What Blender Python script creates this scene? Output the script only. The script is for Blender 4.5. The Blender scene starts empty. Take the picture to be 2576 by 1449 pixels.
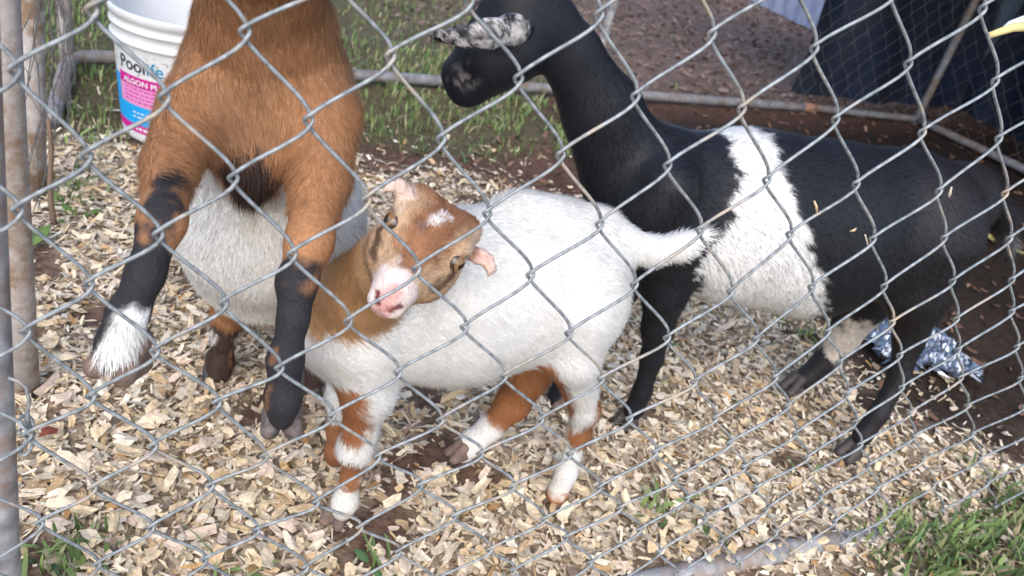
import bpy, math, random
import numpy as np
from mathutils import Matrix, Vector

random.seed(7)
rng = np.random.default_rng(11)
scene = bpy.context.scene
col = scene.collection

# ------------------------------------------------------------------ camera, sky, sun, exposure
CAM = np.array([-0.1700, -0.4796, 0.7024])
ROT = np.array([[0.9392, 0.0508, 0.3395], [-0.2615, -0.5350, 0.8034], [0.2224, -0.8434, -0.4892]])  # right, down, forward
u_, s_, v_ = np.linalg.svd(ROT)
ROT = u_ @ v_
FPX = 1981.05
cam_d = bpy.data.cameras.new('camera')
cam = bpy.data.objects.new('camera', cam_d)
col.objects.link(cam)
mw = np.eye(4)
mw[:3, :3] = ROT @ np.diag([1, -1, -1])
mw[:3, 3] = CAM
cam.matrix_world = Matrix(mw.tolist())
cam_d.sensor_width = 36.0
cam_d.lens = FPX / 2576 * 36.0
cam_d.clip_start = 0.02
cam_d.clip_end = 300
cam_d.dof.use_dof = True
cam_d.dof.focus_distance = 0.72
cam_d.dof.aperture_fstop = 9.0
scene.camera = cam

SUN_EL, SUN_AZ = math.radians(44), math.radians(200)
world = bpy.data.worlds.new('World')
scene.world = world
world.use_nodes = True
wn = world.node_tree
wn.nodes.clear()
sky_n = wn.nodes.new('ShaderNodeTexSky')
sky_n.sky_type = 'NISHITA'
sky_n.sun_disc = False
sky_n.sun_elevation = SUN_EL
sky_n.sun_rotation = SUN_AZ
sky_n.air_density = 1.0
sky_n.dust_density = 2.2
sky_n.ozone_density = 1.0
bg = wn.nodes.new('ShaderNodeBackground')
bg.inputs['Strength'].default_value = 0.15
wo = wn.nodes.new('ShaderNodeOutputWorld')
wn.links.new(sky_n.outputs[0], bg.inputs[0])
wn.links.new(bg.outputs[0], wo.inputs[0])

sun_d = bpy.data.lights.new('sun', 'SUN')
sun_d.energy = 0.7
sun_d.angle = math.radians(60)
sun_d.color = (1.0, 0.965, 0.91)
sun = bpy.data.objects.new('sun', sun_d)
col.objects.link(sun)
to_sun = Vector((math.cos(SUN_EL) * math.sin(SUN_AZ), math.cos(SUN_EL) * math.cos(SUN_AZ), math.sin(SUN_EL)))
sun.rotation_euler = (-to_sun).to_track_quat('-Z', 'Y').to_euler()
sun.location = (0, -2, 4)

scene.view_settings.view_transform = 'Standard'
scene.view_settings.look = 'None'
scene.view_settings.gamma = 1.0
scene.view_settings.exposure = 1.34
scene.cycles.max_bounces = 6
scene.cycles.diffuse_bounces = 3
scene.cycles.use_denoising = True

# ------------------------------------------------------------------ placing helpers
def ray(x, y):
    return ROT @ np.array([(x - 1288) / FPX, (y - 724.5) / FPX, 1.0])
def at_y(x, y, Y):
    r = ray(x, y)
    return CAM + (Y - CAM[1]) / r[1] * r
def at_z(x, y, Z=0.0):
    r = ray(x, y)
    return CAM + (Z - CAM[2]) / r[2] * r
def dep(P):
    return float((ROT.T @ (np.asarray(P) - CAM))[2])

# ------------------------------------------------------------------ noise
def vnoise(P, scale, seed=0):
    q = np.asarray(P, float) * scale + seed * 17.37 + 100.0
    i = np.floor(q).astype(np.int64)
    f = q - i
    f = f * f * (3 - 2 * f)
    def h(a, b, c):
        n = (a * 374761393 + b * 668265263 + c * 2147483647 + seed * 97531) & 0x7fffffff
        n = ((n ^ (n >> 13)) * 1274126177) & 0x7fffffff
        return ((n ^ (n >> 16)) & 0xffff) / 65535.0
    r = 0
    for dx in (0, 1):
        for dy in (0, 1):
            for dz in (0, 1):
                w = (f[:, 0] if dx else 1 - f[:, 0]) * (f[:, 1] if dy else 1 - f[:, 1]) * (f[:, 2] if dz else 1 - f[:, 2])
                r = r + w * h(i[:, 0] + dx, i[:, 1] + dy, i[:, 2] + dz)
    return r
def fnoise(P, scale, seed=0, oct=3):
    r, a, t = 0, 1.0, 0
    for o in range(oct):
        r = r + a * vnoise(P, scale * 2 ** o, seed + o)
        t += a
        a *= 0.5
    return r / t
def sst(e0, e1, x):
    t = np.clip((x - e0) / (e1 - e0), 0, 1)
    return t * t * (3 - 2 * t)

# ------------------------------------------------------------------ objects
ORG = {}
def prop(o, label=None, cat=None, group=None, kind=None):
    if label: o['label'] = label
    if cat: o['category'] = cat
    if group: o['group'] = group
    if kind: o['kind'] = kind
    return o
def empty(name, loc, label=None, cat=None, group=None):
    o = bpy.data.objects.new(name, None)
    col.objects.link(o)
    o.empty_display_size = 0.05
    o.location = tuple(float(c) for c in loc)
    ORG[o] = np.array(loc, float)
    return prop(o, label, cat, group)
def obj(name, V, F, mat, parent=None, org=None, smooth=True, cols=None, vecs=None):
    V = np.asarray(V, float)
    if parent is not None:
        org = ORG[parent]
    elif org is None:
        org = np.array([(V[:, 0].min() + V[:, 0].max()) / 2, (V[:, 1].min() + V[:, 1].max()) / 2, V[:, 2].min()])
    org = np.array(org, float)
    me = bpy.data.meshes.new(name)
    if isinstance(F, np.ndarray):
        k = F.shape[1]
        me.vertices.add(len(V))
        me.vertices.foreach_set('co', (V - org).astype(np.float32).ravel())
        me.loops.add(F.size)
        me.loops.foreach_set('vertex_index', F.astype(np.int32).ravel())
        me.polygons.add(len(F))
        me.polygons.foreach_set('loop_start', np.arange(0, F.size, k, dtype=np.int32))
        me.update(calc_edges=True)
        me.validate()
    else:
        me.from_pydata((V - org).tolist(), [], F)
    if smooth:
        me.polygons.foreach_set('use_smooth', np.ones(len(me.polygons), bool))
    if cols is not None:
        a = me.attributes.new('col', 'FLOAT_COLOR', 'POINT')
        c4 = np.ones((len(V), 4), np.float32)
        c4[:, :3] = cols
        a.data.foreach_set('color', c4.ravel())
    if vecs is not None:
        a = me.attributes.new('nrm', 'FLOAT_VECTOR', 'POINT')
        a.data.foreach_set('vector', np.asarray(vecs, np.float32).ravel())
    me.update()
    if mat is not None:
        me.materials.append(mat)
    o = bpy.data.objects.new(name, me)
    col.objects.link(o)
    if parent is not None:
        o.parent = parent
    else:
        o.location = tuple(float(c) for c in org)
    ORG[o] = org
    return o

class MB:
    """collects geometry for one mesh"""
    def __init__(s):
        s.v, s.f, s.n, s.c = [], [], 0, []
    def add(s, V, F, c=None):
        V = np.asarray(V, float)
        s.v.append(V)
        s.f += [tuple(i + s.n for i in f) for f in F]
        s.n += len(V)
        if c is not None:
            s.c.append(np.broadcast_to(np.asarray(c, float), (len(V), 3)))
        return s
    def tube(s, path, r, sides=8, cap=True, c=None):
        path = np.asarray(path, float)
        n = len(path)
        r = np.broadcast_to(np.asarray(r, float), (n,))
        T = np.gradient(path, axis=0)
        T /= np.linalg.norm(T, axis=1)[:, None] + 1e-12
        up = np.array([0.31, 0.17, 0.93])
        if abs(T[0] @ up) > 0.9: up = np.array([0.9, 0.3, 0.1])
        nrm = up - (up @ T[0]) * T[0]
        nrm /= np.linalg.norm(nrm)
        a = np.arange(sides) * 2 * math.pi / sides
        V = []
        for i in range(n):
            nrm = nrm - (nrm @ T[i]) * T[i]
            nrm /= np.linalg.norm(nrm) + 1e-12
            b = np.cross(T[i], nrm)
            V.append(path[i] + r[i] * (np.cos(a)[:, None] * nrm + np.sin(a)[:, None] * b))
        V = np.concatenate(V)
        F = []
        for i in range(n - 1):
            for k in range(sides):
                k2 = (k + 1) % sides
                F.append((i * sides + k, i * sides + k2, (i + 1) * sides + k2, (i + 1) * sides + k))
        if cap:
            F.append(tuple(range(sides))[::-1])
            F.append(tuple((n - 1) * sides + k for k in range(sides)))
        return s.add(V, F, c)
    def build(s, name, mat, parent=None, org=None, smooth=True):
        return obj(name, np.concatenate(s.v), s.f, mat, parent, org, smooth, np.concatenate(s.c) if s.c else None)

# ------------------------------------------------------------------ materials
def nodes(name):
    m = bpy.data.materials.new(name)
    m.use_nodes = True
    nt = m.node_tree
    return m, nt, nt.nodes['Principled BSDF']
def N(nt, t, **kw):
    n = nt.nodes.new(t)
    for k, v in kw.items():
        if hasattr(n, k) and k not in n.inputs: setattr(n, k, v)
        else: n.inputs[k].default_value = v
    return n
def mix_noise(nt, c1, c2, scale, lo=0.35, hi=0.65, detail=4, coord='Object'):
    tc = N(nt, 'ShaderNodeTexCoord')
    no = N(nt, 'ShaderNodeTexNoise', Scale=scale, Detail=detail)
    nt.links.new(tc.outputs[coord], no.inputs['Vector'])
    cr = nt.nodes.new('ShaderNodeValToRGB')
    cr.color_ramp.elements[0].position, cr.color_ramp.elements[1].position = lo, hi
    cr.color_ramp.elements[0].color = (*c1, 1)
    cr.color_ramp.elements[1].color = (*c2, 1)
    nt.links.new(no.outputs['Fac'], cr.inputs[0])
    return cr.outputs[0], tc
def add_bump(nt, b, scale, strength, dist=0.002, coord='Object', detail=5):
    tc = N(nt, 'ShaderNodeTexCoord')
    no = N(nt, 'ShaderNodeTexNoise', Scale=scale, Detail=detail)
    nt.links.new(tc.outputs[coord], no.inputs['Vector'])
    bp = N(nt, 'ShaderNodeBump', Strength=strength, Distance=dist)
    nt.links.new(no.outputs['Fac'], bp.inputs['Height'])
    nt.links.new(bp.outputs[0], b.inputs['Normal'])
def mat_noise(name, c1, c2, scale, rough=0.7, bump=0.0, bscale=60, metal=0.0, spec=0.4, lo=0.35, hi=0.65, dist=0.002):
    m, nt, b = nodes(name)
    c, tc = mix_noise(nt, c1, c2, scale, lo, hi)
    nt.links.new(c, b.inputs['Base Color'])
    b.inputs['Roughness'].default_value = rough
    b.inputs['Metallic'].default_value = metal
    b.inputs['Specular IOR Level'].default_value = spec
    if bump: add_bump(nt, b, bscale, bump, dist)
    return m
def mat_attr(name, rough=0.8, spec=0.2, nrm=False, vary=0.0, vscale=200, bump=0, bscale=200, dist=0.002, trans=0.0):
    m, nt, b = nodes(name)
    at = N(nt, 'ShaderNodeAttribute', attribute_name='col')
    out = at.outputs['Color']
    if vary:
        c, tc = mix_noise(nt, (1 - vary,) * 3, (1 + vary,) * 3, vscale)
        mx = N(nt, 'ShaderNodeMix', data_type='RGBA', blend_type='MULTIPLY')
        mx.inputs[0].default_value = 1
        nt.links.new(out, mx.inputs[6])
        nt.links.new(c, mx.inputs[7])
        out = mx.outputs[2]
    nt.links.new(out, b.inputs['Base Color'])
    b.inputs['Roughness'].default_value = rough
    b.inputs['Specular IOR Level'].default_value = spec
    if nrm:
        an = N(nt, 'ShaderNodeAttribute', attribute_name='nrm')
        nt.links.new(an.outputs['Vector'], b.inputs['Normal'])
    if bump: add_bump(nt, b, bscale, bump, dist)
    if trans:
        b.inputs['Transmission Weight'].default_value = 0
        b.inputs['Subsurface Weight'].default_value = trans
        b.inputs['Subsurface Radius'].default_value = (0.004, 0.004, 0.002)
    return m

M_fur = mat_attr('goat_fur', 0.6, 0.22, nrm=True)
M_fur_black = mat_attr('black_fur', 0.50, 0.40, nrm=True)
M_skin_black = mat_attr('black_coat', 0.6, 0.25, vary=0.12, vscale=260)
M_skin = mat_attr('goat_coat', 0.75, 0.2, vary=0.12, vscale=260, bump=0.5, bscale=420, dist=0.003)
M_ground = mat_attr('bare_soil', 0.95, 0.15, vary=0.3, vscale=70, bump=0.9, bscale=90, dist=0.008)
M_chip = mat_attr('wood_shaving', 0.75, 0.25, vary=0.16, vscale=260)
M_grass = mat_attr('grass_blade', 0.6, 0.3)
M_leaf = mat_attr('dry_leaf', 0.8, 0.2)
# ------------------------------------------------------------------ ground
def grid_axis(a, b, step, far):
    fine = np.arange(a, b + step / 2, step)
    k = np.array([0.1, 0.3, 0.7, 1.5, 3, 6, 12, 25, 50, far])
    return np.concatenate([(a - k)[::-1], fine, b + k])
def chip_cover(P):
    """0..1 how thickly wood chips cover the floor of the pen"""
    P = np.asarray(P, float)
    x, y = P[:, 0], P[:, 1]
    w = (fnoise(P, 5.0, 3) - 0.5) * 0.5
    d = sst(1.34, 1.02, y + w * 0.7 + 0.10 * np.maximum(0, x - 0.2))
    d *= sst(-0.62, -0.36, x + w * 0.6 + 0.14 * y)
    d *= 1 - 0.97 * sst(0.02, 0.26, x - 0.74 - 0.30 * sst(0.34, 0.12, y) + w * 0.6) * sst(0.12, 0.30, y + w * 0.25)
    d *= 1 - 0.75 * sst(0.03, -0.05, y - 0.16 * np.maximum(0, x - 0.3) + w * 0.06)
    d *= 1 - 0.85 * sst(0.25, 0.5, y + 0.3 * x - 0.75 + w) * sst(0.2, 0.6, x)
    bare = sst(0.60, 0.70, fnoise(P, 9.0, 8))
    return d * (1 - 0.88 * bare)
def ground_z(P):
    P = np.asarray(P, float)
    Q = P.copy(); Q[:, 2] = 0
    return (fnoise(Q, 3.0, 21) - 0.5) * 0.03 + (fnoise(Q, 22.0, 22) - 0.5) * 0.012 - 0.006
gx = grid_axis(-1.2, 3.6, 0.024, 120)
gy = grid_axis(-0.7, 4.2, 0.024, 120)
GX, GY = np.meshgrid(gx, gy, indexing='ij')
GV = np.stack([GX.ravel(), GY.ravel(), 0 * GX.ravel()], 1)
fall = sst(6, 3.5, np.abs(GV[:, 0] - 1)) * sst(6, 3.5, np.abs(GV[:, 1] - 1.5))
GV[:, 2] = ground_z(GV) * fall
def back_rail_y(x):
    return 1.735 + 0.205 * x
def grass_cover(P):
    P = np.asarray(P, float)
    x, y = P[:, 0], P[:, 1]
    n = fnoise(P, 4.0, 31)
    inner = sst(1.22, 1.44, y + (n - 0.5) * 0.5 + 0.1 * np.minimum(0, x + 0.1) * 4) * sst(1.0, 0.5, x + (n - .5))
    left = sst(-0.20, -0.34, x + (n - 0.5) * 0.25 + 0.05 * y) * sst(0.72, 0.95, y)
    beyond = sst(0, 0.2, y - back_rail_y(x)) * sst(1.7, 0.3, x + (n - .5) * 1.6 - 0.2 * (y - 2)) * (0.35 + 0.65 * sst(.4, .6, n))
    front = sst(0.09, 0.02, y - 0.16 * np.maximum(0, x - 0.3) + (n - .5) * .1 + 0.03) * sst(0.52, 0.72, x + (n - .5) * .3)
    return np.clip(np.maximum.reduce([inner * 0.9, left, beyond, front]), 0, 1)
soil = np.array([0.092, 0.050, 0.036])
cg = np.tile(soil, (len(GV), 1)) * (0.65 + 0.7 * fnoise(GV, 11, 5))[:, None]
gr = grass_cover(GV)[:, None]
cg = cg * (1 - 0.7 * gr) + np.array([0.088, 0.088, 0.045]) * 0.7 * gr
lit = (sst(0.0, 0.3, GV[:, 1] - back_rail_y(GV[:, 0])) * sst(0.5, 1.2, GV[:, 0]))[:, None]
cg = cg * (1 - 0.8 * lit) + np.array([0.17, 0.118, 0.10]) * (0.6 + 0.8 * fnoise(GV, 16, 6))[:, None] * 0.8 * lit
wet_shade = (sst(0.6, 0.95, GV[:, 0] + (fnoise(GV, 6, 9) - .5) * .3) * sst(0.1, 0.3, GV[:, 1]) * sst(0.05, -0.25, GV[:, 1] - back_rail_y(GV[:, 0])))[:, None]
cg = cg * (1 - 0.9 * wet_shade) + np.array([0.016, 0.0115, 0.009]) * 0.9 * wet_shade  # dark wet soil, with the deep shade of this end painted into its colour
bed = chip_cover(GV)[:, None]
cg = cg * (1 - 0.85 * bed) + np.array([0.40, 0.32, 0.23]) * 0.85 * bed
na, nb = len(gx), len(gy)
ia, ib = np.meshgrid(np.arange(na - 1), np.arange(nb - 1), indexing='ij')
q = (ia * nb + ib).ravel()
GF = np.stack([q, q + nb, q + nb + 1, q + 1], 1)
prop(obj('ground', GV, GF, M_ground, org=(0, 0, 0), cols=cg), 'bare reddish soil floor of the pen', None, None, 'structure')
if 'label' in bpy.data.objects['ground']: del bpy.data.objects['ground']['label']

# ------------------------------------------------------------------ metal
def mat_metal(name, base, dark, rust, rlo, rhi, scale=30, rough=0.45, metal=0.35, rscale=14):
    m, nt, b = nodes(name)
    c, tc = mix_noise(nt, dark, base, scale)
    r = N(nt, 'ShaderNodeTexNoise', Scale=rscale, Detail=6, Roughness=0.7)
    nt.links.new(tc.outputs['Object'], r.inputs['Vector'])
    mr = N(nt, 'ShaderNodeMapRange')
    mr.inputs['From Min'].default_value, mr.inputs['From Max'].default_value = rlo, rhi
    nt.links.new(r.outputs['Fac'], mr.inputs['Value'])
    mx = N(nt, 'ShaderNodeMix', data_type='RGBA')
    nt.links.new(mr.outputs[0], mx.inputs[0])
    nt.links.new(c, mx.inputs[6])
    mx.inputs[7].default_value = (*rust, 1)
    nt.links.new(mx.outputs[2], b.inputs['Base Color'])
    b.inputs['Roughness'].default_value = rough
    inv = N(nt, 'ShaderNodeMath', operation='MULTIPLY_ADD')
    nt.links.new(mr.outputs[0], inv.inputs[0])
    inv.inputs[1].default_value, inv.inputs[2].default_value = -metal, metal
    nt.links.new(inv.outputs[0], b.inputs['Metallic'])
    add_bump(nt, b, 140, 0.35, 0.0008)
    return m
M_wire = mat_metal('galvanised_wire', (0.31, 0.335, 0.35), (0.15, 0.17, 0.18), (0.40, 0.31, 0.22), 0.54, 0.66, 160, 0.55, 0.3, 11)
M_wire2 = mat_metal('old_wire', (0.15, 0.155, 0.16), (0.09, 0.095, 0.10), (0.13, 0.10, 0.08), 0.5, 0.7, 40, 0.6, 0.2, 9)
M_pipe = mat_metal('galvanised_pipe', (0.38, 0.39, 0.41), (0.19, 0.19, 0.20), (0.24, 0.165, 0.12), 0.47, 0.62, 55, 0.6, 0.2, 16)
M_pipe_far = mat_metal('dull_pipe', (0.24, 0.245, 0.26), (0.15, 0.15, 0.155), (0.15, 0.105, 0.08), 0.47, 0.62, 40, 0.65, 0.15, 12)
M_pipe_rust = mat_metal('weathered_pipe', (0.42, 0.40, 0.39), (0.30, 0.265, 0.235), (0.19, 0.12, 0.075), 0.46, 0.60, 40, 0.75, 0.05, 14)

# ------------------------------------------------------------------ front fence: woven strands
KNOTS={
-12:[-275,0,1004,-207,0,1010,-146,0,1020,-75,0,1028,3,1,1034,86,2,1039,173,4,1044,262,9,1049,357,17,1055,459,29,1061,571,46,1067,694,65,1070,830,88,1085,978,112,1101,1139,138,1119,1315,168,1139,1509,199,1160,1723,235,1184],
-11:[-317,0,957,-232,0,957,-178,0,969,-112,0,977,-36,1,984,44,1,989,129,3,994,217,6,999,308,12,1004,407,22,1009,513,37,1014,631,55,1017,761,76,1023,902,99,1036,1057,125,1051,1225,153,1067,1410,183,1085,1613,217,1104],
-10:[-275,0,911,-207,0,917,-146,0,926,-75,0,934,3,1,940,86,2,945,173,4,949,262,9,953,357,17,958,459,29,962,571,46,964,694,65,963,830,88,974,978,112,986,1139,138,998,1315,168,1012,1509,199,1028,1723,235,1045],
-9:[-317,0,864,-232,0,864,-178,0,875,-112,0,884,-36,1,890,44,1,895,129,3,900,217,6,904,308,12,907,407,22,911,513,37,913,631,55,912,761,76,914,902,99,923,1057,125,933,1225,153,943,1410,183,955,1613,217,968],
-8:[-275,0,817,-207,0,823,-146,0,833,-75,0,840,3,1,846,86,2,851,173,4,855,262,9,858,357,17,861,459,29,863,571,46,862,694,65,857,830,88,863,978,112,870,1139,138,878,1315,168,886,1509,199,895,1723,235,905],
-7:[-317,0,770,-232,0,770,-178,0,781,-112,0,790,-36,1,796,44,1,802,129,3,806,217,6,809,308,12,811,407,22,813,513,37,812,631,55,808,761,76,806,902,99,810,1057,125,815,1225,153,820,1410,183,826,1613,217,832],
-6:[-275,0,723,-207,0,729,-146,0,739,-75,0,746,3,1,752,86,2,757,173,4,760,262,9,763,357,17,764,459,29,763,571,46,759,694,65,751,830,88,753,978,112,755,1139,138,757,1315,168,760,1509,199,762,1723,235,766],
-5:[-317,0,676,-232,0,676,-178,0,688,-112,0,696,-36,1,703,44,1,708,129,3,711,217,6,714,308,12,715,407,22,715,513,37,711,631,55,703,761,76,697,902,99,697,1057,125,697,1225,153,697,1410,183,696,1613,217,696],
-4:[-275,0,630,-207,0,636,-146,0,645,-75,0,653,3,1,658,86,2,663,173,4,666,262,9,667,354,17,670,459,29,664,571,46,657,694,65,644,830,88,642,978,112,639,1139,138,636,1315,168,633,1509,199,630,1723,235,626],
-3:[-340,0,603,-255,0,603,-195,0,608,-123,0,612,-42,1,611,43,1,617,128,3,618,214,6,621,306,12,622,409,23,620,508,36,618,620,53,612,746,74,605,886,97,601,1039,122,597,1206,149,592,1388,180,586,1590,213,581],
-2:[-313,0,570,-246,0,571,-168,0,572,-84,0,571,0,1,569,86,2,569,173,4,571,260,8,573,356,17,571,453,29,573,558,44,570,670,61,565,804,83,560,949,107,554,1107,133,547,1281,162,540,1471,193,532,1681,228,523],
-1:[-366,0,532,-285,0,532,-210,0,527,-128,0,524,-43,1,522,43,1,521,129,3,522,220,6,519,311,12,522,412,23,521,505,36,522,608,52,522,727,71,517,866,93,509,1017,118,501,1181,145,492,1362,175,482,1560,208,471],
0:[-330,0,490,-252,0,485,-170,0,480,-86,0,473,0,1,471,89,2,470,177,4,472,266,9,473,361,17,472,454,29,474,553,43,474,655,59,474,787,81,465,931,104,455,1088,130,444,1260,158,432,1448,189,419,1655,224,404],
1:[-376,0,447,-290,0,446,-213,0,436,-130,0,428,-43,1,422,45,1,423,136,3,419,231,7,416,317,13,422,408,23,422,502,35,426,600,50,425,712,68,422,849,91,411,999,115,398,1162,142,385,1340,172,370,1537,204,353],
2:[-336,0,402,-254,0,396,-172,0,386,-86,0,375,3,1,373,92,2,370,186,5,367,281,10,366,363,17,372,447,28,379,546,42,378,639,57,382,770,78,369,913,101,355,1068,127,340,1237,155,323,1423,185,305,1628,219,285],
3:[-380,0,357,-292,0,357,-215,0,344,-131,0,331,-42,1,328,46,1,326,136,3,323,233,7,318,326,14,319,402,22,333,487,33,336,583,48,335,694,65,330,829,87,315,977,112,298,1138,138,280,1314,167,260,1508,199,238],
4:[-338,0,312,-256,0,303,-173,0,298,-88,0,285,1,1,279,91,2,278,179,4,277,276,10,272,360,17,281,439,27,289,523,39,289,620,53,293,749,74,277,889,97,260,1042,122,240,1209,150,219,1392,180,196,1594,213,171],
5:[-380,0,267,-297,0,268,-216,0,256,-136,0,243,-46,1,239,44,1,240,131,3,236,222,6,233,308,12,237,393,21,241,477,32,246,565,45,247,672,62,243,805,83,224,951,107,204,1109,134,182,1283,162,157,1473,194,131],
6:[-338,0,222,-258,0,214,-175,0,213,-91,0,189,-4,1,204,84,2,198,175,4,190,259,8,194,343,15,200,431,26,201,508,36,209,600,50,207,726,71,190,865,93,169,1016,118,146,1180,145,121,1361,175,93,1559,208,63],
7:[-379,0,177,-295,0,179,-218,0,168,-137,0,159,-50,0,156,35,1,164,127,3,151,208,6,158,286,10,163,377,19,165,451,28,172,546,42,169,652,59,158,786,80,136,929,104,112,1086,130,86,1257,158,57,1445,189,26],
8:[-333,0,131,-258,0,128,-177,0,126,-92,0,108,-10,1,120,80,2,113,159,4,122,243,7,123,323,13,128,410,23,126,492,34,128,592,49,122,715,69,102,852,91,77,1002,116,50,1165,143,20,1344,172,-12,1540,205,-47],
9:[-373,0,85,-288,0,84,-217,0,80,-138,0,76,-54,0,74,30,1,74,113,2,80,199,5,79,282,10,82,366,18,82,448,28,79,547,42,76,655,59,64,782,80,38,926,103,10,1082,129,-21,1253,157,-54,1440,188,-91],
10:[-331,0,38,-254,0,35,-178,0,31,-97,0,28,-12,1,27,73,2,28,157,4,30,241,7,33,324,14,34,409,23,33,497,35,30,589,49,23,715,69,-3,853,91,-32,1002,116,-63,1166,143,-98,1344,172,-136,1541,205,-178],
11:[-373,0,-9,-288,0,-9,-217,0,-14,-138,0,-18,-54,0,-20,30,1,-19,115,2,-18,199,5,-16,282,10,-14,366,18,-15,452,28,-18,542,41,-24,651,58,-42,782,80,-71,926,103,-104,1082,129,-140,1253,157,-179,1440,188,-221],
12:[-331,0,-56,-254,0,-59,-178,0,-63,-97,0,-66,-12,1,-67,73,2,-66,157,4,-64,241,7,-62,324,14,-62,409,23,-65,497,35,-71,589,49,-80,715,69,-110,853,91,-143,1002,116,-180,1166,143,-219,1344,172,-263,1541,205,-311],
13:[-373,0,-103,-288,0,-103,-217,0,-108,-138,0,-111,-54,0,-113,30,1,-113,115,2,-112,199,5,-110,282,10,-110,366,18,-112,452,28,-117,542,41,-126,651,58,-147,782,80,-181,926,103,-218,1082,129,-259,1253,157,-303,1440,188,-352],
}

KN = {}
for j, r in KNOTS.items():
    i0 = -9 if (-9 + j) % 2 == 0 else -8
    for k in range(0, len(r), 3):
        KN[(i0 + 2 * (k // 3), j)] = np.array(r[k:k + 3]) / 1000.0
def hermite(p0, p1, t0, t1, n):
    t = np.linspace(0, 1, n)[:, None]
    return (2 * t**3 - 3 * t**2 + 1) * p0 + (t**3 - 2 * t**2 + t) * t0 + (-2 * t**3 + 3 * t**2) * p1 + (t**3 - t**2) * t1
WR = 0.00140
fence = empty('chain_link_fence', (-0.32, 0.0, 0.0), 'near galvanised chain link fence of large diamonds between camera and goats', 'fence')
XD = np.array([0.99, 0.14, 0.0]); YD = np.array([-0.14, 0.99, 0.0]); ZD = np.array([0, 0, 1.0])
lo_end = 13
for s in range(-9, 26):
    pts = []
    seq = []
    for j in range(-12, lo_end + 1):
        i = s if (s + j) % 2 == 0 else s + 1
        if (i, j) in KN:
            seq.append((i, j, KN[(i, j)]))
    seq = [q for q in seq if q[2][2] > 0.004]
    if len(seq) < 3: continue
    hook, vz = 0.0021, 0.0027
    for n_, (i, j, K) in enumerate(seq):
        right = (i == s + 1)
        sx = 1 if right else -1
        x_off = XD * sx * hook
        # arriving leg: going down-right (back) reaches a right knuckle, down-left (front) reaches a left one
        y_in = YD * (0.0017 if right else -0.0017)
        top = K + x_off * 0.55 + ZD * vz + y_in
        mid = K + x_off * 1.25
        bot = K + x_off * 0.55 - ZD * vz - y_in
        if n_ == 0:
            pts.append(top[None])
        else:
            p0, t0dir, K0 = prev
            leg = K - K0
            L = np.linalg.norm(leg)
            d0 = leg / L
            t0 = (d0 * 0.5 - ZD * 0.8) * L * 0.42 if prev_right else d0 * L
            t1 = (d0 * 0.5 - ZD * 0.8) * L * 0.42 if right else d0 * L
            pts.append(hermite(p0, top, t0, t1, 9)[1:])
        pts.append(np.stack([K + x_off * 1.05 + ZD * vz * 0.5 + y_in * 0.6, mid, K + x_off * 1.05 - ZD * vz * 0.5 - y_in * 0.6, bot]))
        prev, prev_right = (bot, None, K), right
    path = np.concatenate(pts)
    rj = rng.normal(0, 0.0004, 3)
    MB().tube(path + rj * 0, WR * rng.uniform(0.94, 1.05), 7).build('wire', M_wire, fence)
# left frame post of the front panel, bottom rail, tie
def line(p, q, n=12, wob=0.0):
    t = np.linspace(0, 1, n)[:, None]
    p, q = np.asarray(p, float), np.asarray(q, float)
    return p * (1 - t) + q * t + wob * np.sin(t * 7 + p[0] * 9) * np.array([0.6, 0.3, 0.0])
pb0 = at_y(16, 1560, 0.03); pb1 = at_y(-42, 500, 0.03)
d = (pb1 - pb0) / (pb1[2] - pb0[2])
MB().tube(line(pb0 + d * (-0.02 - pb0[2]), pb0 + d * (1.18 - pb0[2]), 14), 0.0125, 14).build('post', M_pipe, fence)
r0, r1 = at_z(1755, 1427, 0.008), at_z(2151, 1337, 0.014)
rd = (r1 - r0) / np.linalg.norm(r1 - r0)
rl = line(r0 - rd * 0.80, r1 + rd * 0.95, 40, 0.002)
rl[:, 2] -= 0.006 + 0.13 * np.maximum(0, rl[:, 0] - 0.55)
MB().tube(rl, 0.0135, 14).build('bottom_rail', M_pipe, fence)
e1 = r1 + rd * 0.95
MB().tube(line((e1[0], e1[1], 0), (e1[0], e1[1], 1.18), 6), 0.016, 12).build('post', M_pipe, fence)
MB().tube(line(pb0 + d * (1.17 - pb0[2]), (e1[0], e1[1], 1.17), 6), 0.0135, 12).build('top_rail', M_pipe, fence)
tp = at_y(66, 1080, 0.004)
a = np.linspace(0, 5.2 * math.pi, 60)
loop = tp + np.stack([0.004 * np.cos(a) + 0.001 * np.sin(a * .4), 0.006 * np.sin(a), 0.012 * np.sin(a * 0.48) - 0.0008 * a], 1)
tail = np.array([at_y(x, y, 0.006) for x, y in ((66, 1060), (74, 1010), (66, 975), (45, 958), (20, 950))])
MB().tube(np.concatenate([tail[::-1], loop]), 0.0013, 6).build('tie_wire', M_wire, fence)

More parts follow.
